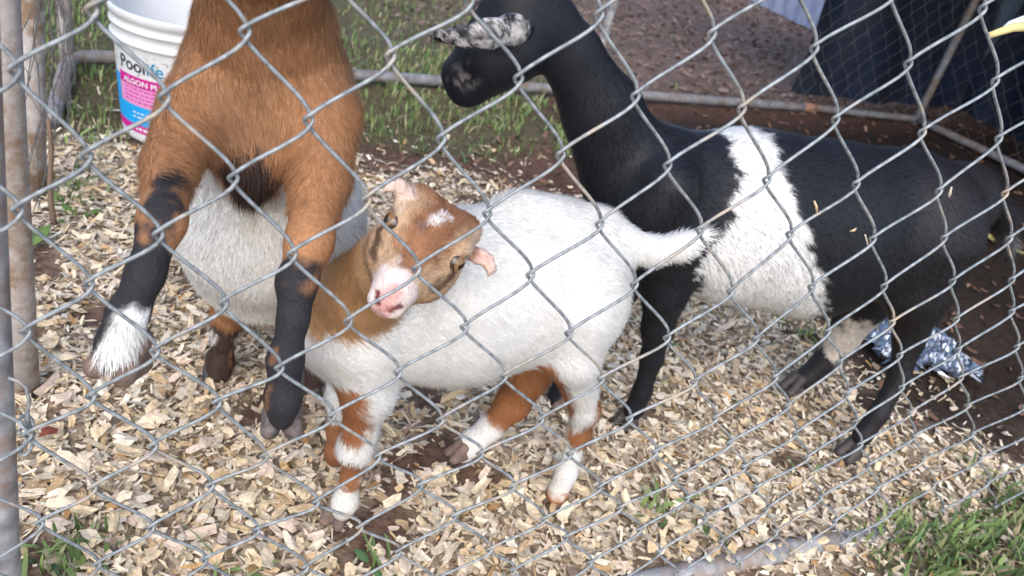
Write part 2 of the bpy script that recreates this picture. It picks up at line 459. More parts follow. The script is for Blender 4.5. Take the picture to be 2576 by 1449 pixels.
# ------------------------------------------------------------------ the other sides of the pen
def zigzag(p, q, z0, z1, w=0.085, r=0.0008, seed=0, slack=0.004):
    """a plain woven panel between two ground points"""
    p, q = np.asarray(p, float), np.asarray(q, float)
    L = np.linalg.norm(q - p); dx = (q - p) / L
    ny = np.array([-dx[1], dx[0], 0])
    rg = np.random.default_rng(seed)
    mb = MB()
    n = int(L / (w / 2)); hz = w * 0.55
    jit = {}
    def kn(i, j):
        if (i, j) not in jit:
            jit[(i, j)] = p + dx * i * w / 2 + ZD * (z0 + j * hz) + rg.normal(0, slack, 3) * np.array([.6, 1, .6]) + ny * 0.02 * math.sin(i * .21 + j * .3)
        return jit[(i, j)]
    for s in range(n):
        path = []
        for j in range(int((z1 - z0) / hz) + 1):
            i = s if (s + j) % 2 == 0 else s + 1
            path.append(kn(i, j) + dx * (0.0022 if i == s + 1 else -0.0022) + ny * (0.0015 if i == s else -0.0015))
        path = np.array(path)
        mb.tube(path, r, 4, cap=False)
    return mb
cornL = at_z(176, 158); cornL[2] = 0
joint = at_z(2040, 283); cornR = at_z(2300, 310); rrp = at_z(2576, 440)
back = empty('back_fence', cornL, 'far chain link panel with pipe rail along the ground behind the goats', 'fence')
pr = 0.0165
pA = at_z(58, 985); p2 = at_z(84, 500)
sd = (p2 - cornL) / np.linalg.norm(p2 - cornL)
bd = (joint - cornL) / np.linalg.norm(joint - cornL)
zr = 0.02
bend = [cornL + sd * 0.10, cornL + sd * 0.055 + bd * 0.006, cornL + sd * 0.022 + bd * 0.024, cornL + sd * 0.006 + bd * 0.055, cornL + bd * 0.10]
railp = np.concatenate([line(cornL + sd * 0.42, bend[0], 6)[:-1], np.array(bend), line(cornL + bd * 0.11, joint - bd * 0.02, 24, 0.003)[1:]])
railp[:, 2] = zr
MB().tube(railp, pr, 12).build('bottom_rail', M_pipe_far, back)
rail2 = line(joint - bd * 0.02, cornR, 14); rail2[:, 2] = zr
MB().tube(rail2, pr * 0.86, 12).build('bottom_rail', M_pipe_far, back)
cpl = line(joint - bd * 0.06, joint + bd * 0.01, 4); cpl[:, 2] = zr
MB().tube(cpl, pr * 1.13, 12).build('coupling', mat_noise('rusty_coupling', (0.30, 0.16, 0.10), (0.22, 0.13, 0.10), 40, 0.85, 0.4), back)
def vpost(p, h, r, m, parent, nm='post', lean=(0, 0)):
    p = np.asarray(p, float)
    return MB().tube(line((p[0], p[1], -0.02), (p[0] + lean[0], p[1] + lean[1], h), 8), r, 12).build(nm, m, parent)
vpost(at_z(169, 163), 1.25, pr, M_pipe_rust, back)
mid = at_z(1487, 222)
vpost(mid, 1.25, pr * 0.9, M_pipe, back, lean=(-0.02, 0.0))
vpost(cornR, 1.25, pr, M_pipe_far, back)
zigzag(cornL, joint, 0.02, 1.2, seed=4).build('wire_mesh', M_wire2, back)['kind'] = 'stuff'
zigzag(joint, cornR, 0.02, 1.2, seed=5).build('wire_mesh', M_wire2, back)['kind'] = 'stuff'
trail = line(cornL, cornR, 6); trail[:, 2] = 1.22
MB().tube(trail, pr, 10).build('top_rail', M_pipe, back)

left = empty('left_side_fence', pA, 'left side chain link panel with rusty posts seen nearly edge on', 'fence')
vpost(pA, 1.25, 0.0175, M_pipe_rust, left, lean=(0.035, 0.0))
vpost(p2, 1.25, 0.0195, M_pipe_rust, left, lean=(0.06, 0))
zigzag(pA + np.array([0.0, 0.03, 0]), cornL, 0.02, 1.2, seed=6, slack=0.008).build('wire_mesh', M_wire2, left)['kind'] = 'stuff'
tl = line(pA, cornL, 6); tl[:, 2] = 1.22
MB().tube(tl, pr, 10).build('top_rail', M_pipe_rust, left)

rdir = (rrp - cornR) / np.linalg.norm(rrp - cornR)
right = empty('right_side_fence', cornR, 'right side chain link panel with ground rail beside the dark tarp', 'fence')
rr_ = line(cornR + rdir * 0.02, cornR + rdir * 1.5, 14); rr_[:, 2] = zr
MB().tube(rr_, pr, 12).build('bottom_rail', M_pipe_far, right)
zigzag(cornR, cornR + rdir * 1.5, 0.02, 1.2, seed=7).build('wire_mesh', M_wire2, right)['kind'] = 'stuff'
vpost(cornR + rdir * 1.5, 1.25, pr, M_pipe, right)
# ------------------------------------------------------------------ implicit surfaces for the animals
def rcone(P, a, b, ra, rb, flat=None):
    a = np.asarray(a); b = np.asarray(b)
    Q = P - a
    ab = b - a
    if flat is not None:
        n, s = flat
        n = np.asarray(n, float) / np.linalg.norm(n)
        Q = Q + (s - 1) * (Q @ n)[:, None] * n
        ab = ab + (s - 1) * (ab @ n) * n
    t = np.clip((Q @ ab) / (ab @ ab + 1e-12), 0, 1)
    return np.linalg.norm(Q - t[:, None] * ab, axis=1) - (ra + (rb - ra) * t)
def ellip(P, c, r, R=None):
    Q = P - np.asarray(c)
    if R is not None: Q = Q @ R
    r = np.asarray(r)
    k0 = np.linalg.norm(Q / r, axis=1)
    k1 = np.linalg.norm(Q / (r * r), axis=1) + 1e-9
    return k0 * (k0 - 1) / k1
def smin(a, b, k):
    h = np.clip(0.5 + 0.5 * (b - a) / k, 0, 1)
    return b * (1 - h) + a * h - k * h * (1 - h)
def field(prims, h, pad=0.02):
    lo = np.full(3, 9.0); hi = np.full(3, -9.0)
    for p in prims:
        if p['op'] == 'sub': continue
        lo = np.minimum(lo, p['lo']); hi = np.maximum(hi, p['hi'])
    lo -= pad; hi += pad
    n = np.ceil((hi - lo) / h).astype(int) + 1
    D = np.full(n, 0.05, np.float32)
    for p in prims:
        m = p['k'] + 0.012
        i0 = np.maximum(0, np.floor((p['lo'] - m - lo) / h).astype(int))
        i1 = np.minimum(n, np.ceil((p['hi'] + m - lo) / h).astype(int) + 1)
        if (i1 <= i0).any(): continue
        ax = [lo[k] + h * np.arange(i0[k], i1[k]) for k in range(3)]
        G = np.stack(np.meshgrid(*ax, indexing='ij'), -1).reshape(-1, 3)
        d = p['f'](G).reshape(i1 - i0)
        sl = tuple(slice(i0[k], i1[k]) for k in range(3))
        if p['op'] == 'add': D[sl] = smin(D[sl], d, p['k'])
        else: D[sl] = -smin(-D[sl], d, p['k'])
    return D, lo
def nets(D, lo, h):
    ins = D < 0
    nx, ny, nz = D.shape
    c = np.zeros((nx - 1, ny - 1, nz - 1), np.int8)
    for dx in (0, 1):
        for dy in (0, 1):
            for dz in (0, 1):
                c += ins[dx:nx - 1 + dx, dy:ny - 1 + dy, dz:nz - 1 + dz]
    act = (c > 0) & (c < 8)
    cells = np.argwhere(act)
    idx = np.full(act.shape, -1, np.int64)
    idx[act] = np.arange(len(cells))
    S = np.zeros((len(cells), 3)); W = np.zeros(len(cells))
    corners = [(a, b, e) for a in (0, 1) for b in (0, 1) for e in (0, 1)]
    for A in corners:
        for k in range(3):
            if A[k]: continue
            B = list(A); B[k] = 1
            va = D[cells[:, 0] + A[0], cells[:, 1] + A[1], cells[:, 2] + A[2]]
            vb = D[cells[:, 0] + B[0], cells[:, 1] + B[1], cells[:, 2] + B[2]]
            m = (va < 0) != (vb < 0)
            t = va[m] / (va[m] - vb[m])
            p = cells[m] + np.array(A)
            p = p.astype(float); p[:, k] += t
            S[m] += p; W[m] += 1
    V = lo + h * S / W[:, None]
    quads = []
    for k in range(3):
        o1, o2 = [(1, 2), (2, 0), (0, 1)][k]
        sl0 = [slice(None)] * 3; sl1 = [slice(None)] * 3
        sl0[k] = slice(0, -1); sl1[k] = slice(1, None)
        ch = ins[tuple(sl0)] != ins[tuple(sl1)]
        e = np.argwhere(ch)
        e = e[(e[:, o1] > 0) & (e[:, o2] > 0) & (e[:, o1] < D.shape[o1] - 1) & (e[:, o2] < D.shape[o2] - 1)]
        flip = ins[e[:, 0], e[:, 1], e[:, 2]]
        def ci(d1, d2):
            w = e.copy(); w[:, o1] -= d1; w[:, o2] -= d2
            return idx[w[:, 0], w[:, 1], w[:, 2]]
        Q = np.stack([ci(1, 1), ci(0, 1), ci(0, 0), ci(1, 0)], 1)
        Q[~flip] = Q[~flip][:, ::-1]
        quads.append(Q)
    return V, np.concatenate(quads)

class Beast:
    """collects rounded volumes; positions come as points in the pen"""
    def __init__(s):
        s.p = []
    def cone(s, a, b, ra, rb, k=0.02, flat=None, op='add'):
        a, b = np.asarray(a, float), np.asarray(b, float)
        r = max(ra, rb)
        s.p.append(dict(f=lambda G: rcone(G, a, b, ra, rb, flat), lo=np.minimum(a, b) - r, hi=np.maximum(a, b) + r, k=k, op=op))
        return s
    def chain(s, pts, rs, k=0.02, flat=None):
        for i in range(len(pts) - 1):
            s.cone(pts[i], pts[i + 1], rs[i], rs[i + 1], k if i == 0 else min(k, 0.012), flat)
        return s
    def ell(s, c, r, R=None, k=0.02, op='add'):
        m = max(r)
        c = np.asarray(c, float)
        s.p.append(dict(f=lambda G: ellip(G, c, r, R), lo=c - m, hi=c + m, k=k, op=op))
        return s
    def mesh(s, h):
        D, lo = field(s.p, h)
        return nets(D, lo, h)

def px_chain(rows):
    """rows of (x, y, Y, radius) in picture units -> points in the pen and radii in metres"""
    P = [at_y(x, y, Y) for x, y, Y, r in rows]
    R = [r * dep(p) / FPX for p, (x, y, Y, r) in zip(P, rows)]
    return P, R
def cap_mask(P, A, B, r, soft=0.3):
    d = rcone(P, A, B, 0, 0)
    return sst(r * (1 + soft), r * (1 - soft), d)
def blend(c, m, v):
    return c * (1 - m[:, None]) + np.asarray(v, float) * m[:, None]

def fur(name, parent, V, Q, nv, colf, combf, lenf, n, width, lift=0.35, seed=0, cj=0.16, nj=0.09, mat=None, db=0.08):
    rg = np.random.default_rng(seed)
    T = np.concatenate([Q[:, [0, 1, 2]], Q[:, [0, 2, 3]]])
    ar = np.linalg.norm(np.cross(V[T[:, 1]] - V[T[:, 0]], V[T[:, 2]] - V[T[:, 0]]), axis=1)
    pick = rg.choice(len(T), n, p=ar / ar.sum())
    a, b = rg.random(n), rg.random(n)
    f = a + b > 1
    a[f], b[f] = 1 - a[f], 1 - b[f]
    t = T[pick]
    P = V[t[:, 0]] * (1 - a - b)[:, None] + V[t[:, 1]] * a[:, None] + V[t[:, 2]] * b[:, None]
    nr = nv[t[:, 0]] * (1 - a - b)[:, None] + nv[t[:, 1]] * a[:, None] + nv[t[:, 2]] * b[:, None]
    nr /= np.linalg.norm(nr, axis=1)[:, None] + 1e-9
    L = lenf(P) * rg.uniform(0.6, 1.25, n)
    keep = L > 0.0012
    P, nr, L = P[keep], nr[keep], L[keep]
    n = len(P)
    cmb = combf(P)
    cmb = cmb + 0.55 * (np.stack([vnoise(P, 28, 40 + k) for k in range(3)], 1) - 0.5)
    tg = cmb - (cmb * nr).sum(1)[:, None] * nr
    tg /= np.linalg.norm(tg, axis=1)[:, None] + 1e-9
    d = tg + nr * (lift * rg.uniform(0.3, 1.4, n))[:, None] + rg.normal(0, 0.16, (n, 3))
    d /= np.linalg.norm(d, axis=1)[:, None]
    side = np.cross(d, nr)
    side /= np.linalg.norm(side, axis=1)[:, None] + 1e-9
    w = width * rg.uniform(0.6, 1.3, n)
    base = P - nr * 0.0008
    mid = base + d * (L * 0.55)[:, None]
    tip = base + d * L[:, None] - nr * (L * 0.22 * lift)[:, None] + tg * (L * 0.1)[:, None]
    VV = np.empty((n, 5, 3))
    VV[:, 0] = base - side * (w / 2)[:, None]
    VV[:, 1] = base + side * (w / 2)[:, None]
    VV[:, 2] = mid + side * (w * 0.38)[:, None]
    VV[:, 3] = mid - side * (w * 0.38)[:, None]
    VV[:, 4] = tip
    k = np.arange(n) * 5
    F = np.concatenate([np.stack([k, k + 1, k + 2], 1), np.stack([k, k + 2, k + 3], 1), np.stack([k + 3, k + 2, k + 4], 1)])
    c = colf(P) * (1 + rg.normal(0, cj, n))[:, None] * (1 + (vnoise(P, 60, 77) - .5) * 0.25)[:, None]
    nn = nr + rg.normal(0, nj, (n, 3)) + d * db
    nn /= np.linalg.norm(nn, axis=1)[:, None]
    return obj(name, VV.reshape(-1, 3), F, mat or M_fur, parent, cols=np.repeat(np.clip(c, 0.004, 0.9), 5, 0), vecs=np.repeat(nn, 5, 0))
def body_normals(o):
    me = o.data
    nv = np.empty(len(me.vertices) * 3, np.float32)
    me.vertex_normals.foreach_get('vector', nv)
    return nv.reshape(-1, 3).astype(float)

M_hoof = mat_noise('hoof_horn', (0.11, 0.075, 0.06), (0.21, 0.14, 0.11), 90, 0.7, 0.5, 200)
M_hoof_grey = mat_noise('grey_hoof_horn', (0.06, 0.05, 0.048), (0.15, 0.12, 0.11), 120, 0.7, 0.6, 200)
M_hoof_dark = mat_noise('dark_hoof_horn', (0.03, 0.026, 0.025), (0.06, 0.05, 0.045), 90, 0.6, 0.3, 200)
def hoof(parent, tip, fwd, up, w, L, m):
    """a cloven hoof: two claws side by side; tip is the front of the sole"""
    tip = np.asarray(tip, float)
    up = np.asarray(up, float) / np.linalg.norm(up)
    fwd = np.asarray(fwd, float); fwd = fwd - (fwd @ up) * up; fwd /= np.linalg.norm(fwd)
    sd_ = np.cross(fwd, up)
    b = Beast()
    for s in (-1, 1):
        c0 = tip - fwd * L * 0.22 + sd_ * s * w * 0.27 + up * L * 0.2
        c1 = tip - fwd * L * 0.75 + sd_ * s * w * 0.25 + up * L * 0.28
        c2 = tip - fwd * L * 0.72 + sd_ * s * w * 0.2 + up * L * 0.75
        b.cone(c0, c1, w * 0.2, w * 0.25, 0.004)
        b.cone(c0, c2, w * 0.19, w * 0.24, 0.004)
    V, Q = b.mesh(0.0028)
    return obj('hoof', V, Q, m, parent)
def eye(parent, c, out, fwd, r, iris=(0.16, 0.085, 0.03)):
    """eyeball with iris and a wide dark pupil, coloured by zone"""
    c = np.asarray(c, float); out = np.asarray(out, float) / np.linalg.norm(out)
    fwd = np.asarray(fwd, float); fwd = fwd - (fwd @ out) * out; fwd /= np.linalg.norm(fwd)
    w = np.cross(out, fwd)
    n1, n2 = 44, 64
    V = [out]; F = []
    for a in range(1, n1):
        for b in range(n2):
            th, ph = math.pi * a / n1, 2 * math.pi * b / n2
            V.append(out * math.cos(th) + (fwd * math.cos(ph) + w * math.sin(ph)) * math.sin(th))
    V.append(-out)
    V = np.array(V)
    for b in range(n2): F.append((0, 1 + b, 1 + (b + 1) % n2))
    for a in range(n1 - 2):
        for b in range(n2):
            p, q_ = 1 + a * n2 + b, 1 + a * n2 + (b + 1) % n2
            F.append((p, p + n2, q_ + n2, q_))
    x, y = V @ fwd, V @ w
    cc = np.tile(np.array(iris), (len(V), 1))
    cc[(np.hypot(x, y) > 0.82)] = (0.05, 0.03, 0.02)
    cc[(np.abs(x) < 0.55) & (np.abs(y) < 0.26) & (V @ out > 0)] = (0.006, 0.006, 0.008)
    me = obj('eye', c + V * r, F, M_eye, parent, cols=cc)
    return me
M_eye = mat_attr('eyeball', 0.08, 0.6)
# ------------------------------------------------------------------ white kid with brown head
RX, RD, RF = ROT[:, 0], ROT[:, 1], ROT[:, 2]
WHITE = np.array([0.67, 0.665, 0.645])
BROWN = np.array([0.27, 0.112, 0.048])
TAN = np.array([0.42, 0.255, 0.135])
BLK = np.array([0.0085, 0.0095, 0.0135])
PINK = np.array([0.62, 0.36, 0.33])

def make_kid():
    b = Beast()
    P, R = px_chain([(905, 815, .18, 165), (1150, 752, .185, 232), (1360, 715, .19, 208), (1462, 690, .19, 128)])
    b.chain(P, R, 0.03, (np.array([0, 1.0, 0]), 1.18))
    # neck curving from the chest round to the head
    P, R = px_chain([(860, 800, .165, 112), (915, 735, .135, 98), (985, 668, .095, 88), (1050, 625, .08, 80)])
    b.chain(P, R, 0.03)
    # tail
    P, R = px_chain([(1530, 590, .19, 46), (1640, 632, .175, 33), (1715, 620, .165, 30), (1766, 592, .16, 15)])
    b.chain(P, R, 0.02)
    legs = {}
    def leg(rows, k=0.025):
        P, R = px_chain(rows)
        b.chain(P, R, k)
        return P
    legs['fn'] = leg([(915, 880, .135, 92), (925, 985, .13, 64), (905, 1085, .13, 40), (894, 1125, .13, 40), (885, 1200, .135, 23), (868, 1262, .137, 29), (862, 1284, .137, 25)])
    legs['ff'] = leg([(880, 900, .22, 60), (865, 1000, .22, 40), (858, 1080, .225, 32), (850, 1130, .23, 28), (846, 1148, .235, 28)])
    legs['hn'] = leg([(1455, 790, .145, 95), (1440, 895, .135, 66), (1472, 1030, .15, 34), (1456, 1090, .155, 27), (1425, 1190, .155, 23), (1402, 1243, .154, 29)])
    legs['hf'] = leg([(1365, 860, .235, 70), (1330, 940, .235, 52), (1290, 1015, .24, 41), (1235, 1075, .243, 30), (1190, 1112, .244, 30), (1165, 1135, .244, 30)])
    # haunch shaping
    P, R = px_chain([(1492, 572, .20, 34), (1300, 520, .20, 30)])
    b.cone(P[0], P[1], R[0], R[1], 0.04)
    P, R = px_chain([(1480, 760, .15, 90)])
    b.ell(P[0], (R[0], R[0] * .8, R[0] * 1.1), None, 0.03)
    # head in its own frame
    a = math.radians(49)
    hr = 0.775 * RX + 0.632 * RD
    hd = -0.632 * RX + 0.775 * RD
    f = math.cos(a) * hd - math.sin(a) * RF
    u = -math.sin(a) * hd - math.cos(a) * RF
    yb = math.radians(10)
    f, hr = f * math.cos(yb) + hr * math.sin(yb), hr * math.cos(yb) - f * math.sin(yb)
    E = at_y(1066, 612, 0.068)
    YS = 0.86
    def H(x, y, z): return E + hr * x + f * (y * YS if y > 0 else y) + u * z
    RM = np.stack([hr, f, u], 1)
    b.ell(H(0, -0.014, -0.010), (0.033, 0.038, 0.029), RM, 0.015)           # skull
    b.ell(H(0, -0.018, 0.007), (0.031, 0.026, 0.016), RM, 0.010)            # flat forehead
    b.cone(H(0, -0.010, -0.008), H(0, 0.056, -0.013), 0.0315, 0.0155, 0.012)  # wedge of the face
    b.cone(H(0, 0.000, 0.008), H(0, 0.058, -0.006), 0.0150, 0.0095, 0.014)  # bridge
    b.cone(H(0, 0.048, -0.014), H(0, 0.066, -0.017), 0.0155, 0.0112, 0.010)  # muzzle
    b.cone(H(0, -0.010, -0.030), H(0, 0.054, -0.031), 0.0225, 0.0130, 0.014)  # jaw
    for s in (-1, 1):
        b.ell(H(s * 0.023, -0.034, 0.006), (0.014, 0.014, 0.013), RM, 0.012)  # poll corner
        b.ell(H(s * 0.0215, 0.006, -0.018), (0.0155, 0.028, 0.018), RM, 0.014)  # cheek
        b.ell(H(s * 0.0285, -0.006, 0.0095), (0.008, 0.011, 0.007), RM, 0.010)  # brow
        b.ell(H(s * 0.0365, 0.0040, 0.0050), (0.0062, 0.0088, 0.0052), RM, 0.004, 'sub')  # socket
        b.cone(H(s * 0.0045, 0.0785, -0.0165), H(s * 0.0095, 0.0735, -0.0105), 0.0016, 0.0014, 0.003, None, 'sub')  # nostril
        b.cone(H(s * 0.0095, 0.0735, -0.0105), H(s * 0.0115, 0.0690, -0.0125), 0.0014, 0.0008, 0.003, None, 'sub')
        b.ell(H(s * 0.008, 0.071, -0.020), (0.0060, 0.006, 0.006), RM, 0.006)
    b.cone(H(0, 0.079, -0.018), H(0, 0.078, -0.027), 0.0007, 0.0007, 0.003, None, 'sub')
    b.cone(H(-0.013, 0.066, -0.0295), H(0.013, 0.066, -0.0295), 0.0012, 0.0012, 0.003, None, 'sub')  # mouth
    b.cone(H(0.013, 0.066, -0.0295), H(0.018, 0.046, -0.028), 0.0012, 0.001, 0.003, None, 'sub')
    b.cone(H(-0.013, 0.066, -0.0295), H(-0.018, 0.046, -0.028), 0.0012, 0.001, 0.003, None, 'sub')
    # short curled ears
    Y0 = 0.085
    Pe, Re = px_chain([(1168, 628, Y0, 15), (1202, 642, Y0 - .002, 22), (1226, 656, Y0 - .004, 17), (1234, 676, Y0 - .007, 12), (1229, 697, Y0 - .010, 5)])
    b.chain(Pe, Re, 0.008, (RF * .8 + RD * .3, 3.6))
    Pf, Rf = px_chain([(1018, 515, Y0 + .008, 17), (1014, 486, Y0 + .008, 24), (1000, 468, Y0 + .004, 19), (980, 466, Y0, 12), (960, 477, Y0 - .003, 5)])
    b.chain(Pf, Rf, 0.008, (RF * .8 + RX * .4, 3.6))
    V, Q = b.mesh(0.0033)

    org = np.array([0.10, 0.18, 0.0])
    hcap = [(H(0, -0.05, 0.0), H(0, 0.03, 0.0), 0.055)]
    def local(P):
        q_ = (P - E) @ RM
        q_[:, 1] = np.where(q_[:, 1] > 0, q_[:, 1] / YS, q_[:, 1])
        return q_
    cap = cap_mask
    ne0, ne1 = at_y(845, 790, .15), at_y(1000, 660, .09)
    kn = {k: v for k, v in legs.items()}
    def colf(P):
        Pn = P + 0.012 * (np.stack([vnoise(P, 55, 60 + k) for k in range(3)], 1) - 0.5) + 0.008 * (np.stack([vnoise(P, 160, 65 + k) for k in range(3)], 1) - 0.5)
        l = local(Pn)
        c = np.tile(WHITE, (len(P), 1)) * (1.03 - 0.10 * fnoise(P, 9, 91))[:, None]
        c = blend(c, 0.30 * sst(0.10, 0.02, P[:, 2]) * sst(.35, .6, fnoise(P, 40, 92)), np.array([0.45, 0.34, 0.24]))
        c = blend(c, 0.16 * sst(0.5, 0.65, fnoise(P, 18, 93)), np.array([0.62, 0.55, 0.44]))
        # tan neck
        m = cap(Pn, at_y(830, 775, .17), at_y(1010, 650, .09), 0.046, 0.12) * sst(0.255, 0.275, Pn[:, 2] + 0.25 * (Pn[:, 0] + 0.07))
        c = blend(c, m, TAN * (1.0, 0.93, 0.85))
        # leg patches
        a_ = kn['fn']
        c = blend(c, cap(Pn, a_[1] + (-.018, -.01, 0.0), a_[2] + (-.012, -.005, .012), 0.020, .2), BROWN * 1.1)
        c = blend(c, cap(Pn, a_[3] + (-.004, -.01, -.022), a_[4] + (0, 0, 0.002), 0.018, .2), BROWN * 1.0)
        a_ = kn['hf']
        c = blend(c, cap(Pn, a_[0] + (0.0, 0, -.014), a_[2], 0.036, .15), BROWN * 1.0)
        a_ = kn['hn']
        c = blend(c, cap(Pn, a_[1] + (-.026, -.01, -.010), a_[2] + (-.020, 0, 0.006), 0.0135, .25), BROWN * 1.05)
        c = blend(c, cap(Pn, a_[2] + (0.010, 0, 0.018), a_[3] + (0.006, 0, 0.004), 0.0215, .2), BROWN * 1.05)
        c = blend(c, cap(Pn, a_[5] + (0.004, 0, -.002), a_[5] + (-0.006, 0, -0.012), 0.02, .2), BROWN * 1.1)
        a_ = kn['ff']
        c = blend(c, cap(Pn, a_[2], a_[4] + (0, 0, -.02), 0.03, .2), BROWN * 0.9)
        # head
        hm = cap(Pn, H(0, -0.055, 0.0), H(0, 0.07, -0.02), 0.052, .04)
        hc = np.tile(np.array([0.285, 0.135, 0.068]), (len(P), 1))
        x, y, z = l[:, 0], l[:, 1], l[:, 2]
        ax = np.abs(x)
        mot = fnoise(P, 70, 44)
        hc = hc * (0.42 + 1.1 * mot)[:, None]
        hc = blend(hc, sst(0.0135, 0.0225, ax - 0.22 * np.minimum(0, 0.02 - y) + 0.06 * y) * sst(-0.035, -0.015, y), np.array([0.47, 0.315, 0.195]))
        hc = blend(hc, sst(-0.014, -0.024, z) * sst(-0.02, 0.0, y), TAN * 0.85)
        hc = blend(hc, sst(0.029, 0.035, ax) * sst(0.012, -0.004, y) * 0.65, np.array([0.55, 0.43, 0.33]))
        for s in (-1, 1):
            hc = blend(hc, cap(Pn, H(s * 0.034, 0.011, 0.002), H(s * 0.0255, 0.036, -0.009), 0.0062, .35) * 0.9, np.array([0.06, 0.03, 0.018]))
            hc = blend(hc, cap(Pn, H(s * 0.023, 0.042, -0.014), H(s * 0.019, 0.058, -0.019), 0.003, .5) * 0.55, np.array([0.16, 0.09, 0.05]))
            hc = blend(hc, cap(P, H(s * 0.034, 0.0035, 0.006), H(s * 0.034, 0.0036, 0.006), 0.0098, .25) * 0.65, np.array([0.12, 0.07, 0.05]))
            hc = blend(hc, cap(Pn, H(s * 0.012, -0.056, 0.008), H(s * 0.036, -0.036, 0.004), 0.005, .5) * 0.75, np.array([0.07, 0.028, 0.015]))
        hc = blend(hc, cap(Pn, H(-0.006, -0.040, 0.018), H(-0.003, -0.012, 0.028), 0.006, .6) * 0.6, BROWN * 0.5)
        hc = blend(hc, cap(Pn, H(0.018, -0.034, 0.016), H(0.022, -0.012, 0.02), 0.006, .6) * 0.45, BROWN * 0.5)
        hc = blend(hc, cap(Pn, H(-0.001, 0.004, 0.027), H(0.003, -0.005, 0.028), 0.0048, .5) * .9, np.array([0.72, 0.69, 0.68]))
        hc = blend(hc, cap(Pn, H(-0.003, 0.012, 0.026), H(-0.005, 0.018, 0.023), 0.0040, .5) * .6, np.array([0.12, 0.09, 0.09]))
        hc = blend(hc, sst(0.046, 0.054, y - 0.12 * x - 0.55 * np.maximum(0, ax - 0.006) + 0.30 * np.minimum(0, z + 0.004) * -1), np.array([0.64, 0.54, 0.515]))
        hc = blend(hc, cap(P, H(0, 0.078, -0.017), H(0, 0.069, -0.003), 0.0070, .35), np.array([0.60, 0.31, 0.28]))
        hc = blend(hc, cap(P, H(0, 0.074, -0.024), H(0, 0.072, -0.031), 0.008, .4) * 0.9, PINK)
        for s in (-1, 1):
            hc = blend(hc, cap(P, H(s * 0.0045, 0.0785, -0.0165), H(s * 0.0095, 0.0735, -0.0105), 0.0025, .3), np.array([0.14, 0.035, 0.035]))
            hc = blend(hc, cap(P, H(s * 0.0095, 0.0735, -0.0105), H(s * 0.0115, 0.069, -0.0125), 0.0020, .3), np.array([0.14, 0.035, 0.035]))
        hc = blend(hc, cap(P, H(-0.013, 0.066, -0.0295), H(0.013, 0.066, -0.0295), 0.0022, .4) * .8, np.array([0.30, 0.13, 0.11]))
        c = c * (1 - hm[:, None]) + hc * hm[:, None]
        # ears
        for ch in (Pe, Pf):
            em = np.maximum(cap(P, ch[1], ch[2], 0.012, .1), cap(P, ch[2], ch[3], 0.011, .1))
            c = blend(c, em, np.array([0.60, 0.44, 0.37]))
            c = blend(c, cap(P, ch[0], ch[2], 0.0045, .5) * 0.6, np.array([0.52, 0.22, 0.18]))
            c = blend(c, cap(P, ch[0], ch[0] + .0001, 0.012, .3) * (0.8), BROWN * 0.8)
        return np.clip(c, 0.005, 0.86)
    cv = colf(V)
    o = obj('white_kid', V, Q, M_skin, None, org, cols=cv)
    prop(o, 'white kid goat with brown head and neck looking back at the camera', 'goat', 'goats in the pen')
    nv = body_normals(o)
    def comb(P):
        d = np.tile(np.array([0.8, 0.0, -0.55]), (len(P), 1))
        lg = sst(0.2, 0.14, P[:, 2])[:, None]
        d = d * (1 - lg) + np.array([0, 0, -1.0]) * lg
        tl = sst(0.26, 0.30, P[:, 0])[:, None] * sst(.25, .28, P[:, 2])[:, None]
        d = d * (1 - tl) + np.array([1.0, -.1, 0.1]) * tl
        hm = cap(P, H(0, -0.05, 0.0), H(0, 0.07, -0.02), 0.05, .1)[:, None]
        l = local(P)
        hv = -f[None] * 1.0 + hr[None] * np.sign(l[:, :1]) * 0.35
        return d * (1 - hm) + hv * hm
    def lenf(P):
        L = np.full(len(P), 0.0100)
        L *= 1 - 0.6 * sst(0.15, 0.05, P[:, 2])
        L *= 1 + 1.4 * sst(0.27, 0.31, P[:, 0]) * sst(.22, .26, P[:, 2])
        hm = cap(P, H(0, -0.05, 0.0), H(0, 0.07, -0.02), 0.048, .1)
        L = L * (1 - hm) + (0.0052 - 0.0030 * sst(0.035, 0.06, local(P)[:, 1])) * hm
        L *= 1 - cap(P, H(0, 0.078, -0.017), H(0, 0.069, -0.003), 0.0072, .3)
        L *= 1 - cap(P, H(0, 0.073, -0.022), H(0, 0.073, -0.028), 0.008, .3)
        for s in (-1, 1):
            L *= 1 - cap(P, H(s * 0.034, 0.0035, 0.006), H(s * 0.034, 0.0036, 0.006), 0.0100, .2)
            L *= 1 - cap(P, H(s * 0.0045, 0.0785, -0.0165), H(s * 0.0105, 0.0735, -0.0105), 0.0035, .2)
        for ch in (Pe, Pf):
            L *= 1 - 0.75 * np.maximum(cap(P, ch[1], ch[2], 0.012, .1), cap(P, ch[2], ch[3], 0.011, .1))
        L *= sst(0.006, 0.02, P[:, 2])
        return L
    fur('fur', o, V, Q, nv, colf, comb, lenf, 170000, 0.0007, 0.26, 5, 0.045, 0.05)
    # denser short coat on the face
    hmask = lambda P: cap(P, H(0, -0.05, 0.0), H(0, 0.07, -0.02), 0.05, .05)
    near = np.linalg.norm(V[Q[:, 0]] - E, axis=1) < 0.09
    fur('fur', o, V, Q[near], nv, colf, comb, lambda P: lenf(P) * (hmask(P) > .5), 42000, 0.0007, 0.22, 6, 0.2)
    for s in (-1, 1):
        eye(o, H(s * 0.0284, 0.0040, 0.0045), hr * s * 0.9 + u * 0.40 + f * 0.3, f, 0.0088, (0.20, 0.115, 0.055))
    hoof(o, at_z(826, 1336, 0.004), np.array([-0.5, -0.85, 0]), ZD, 0.030, 0.030, M_hoof)
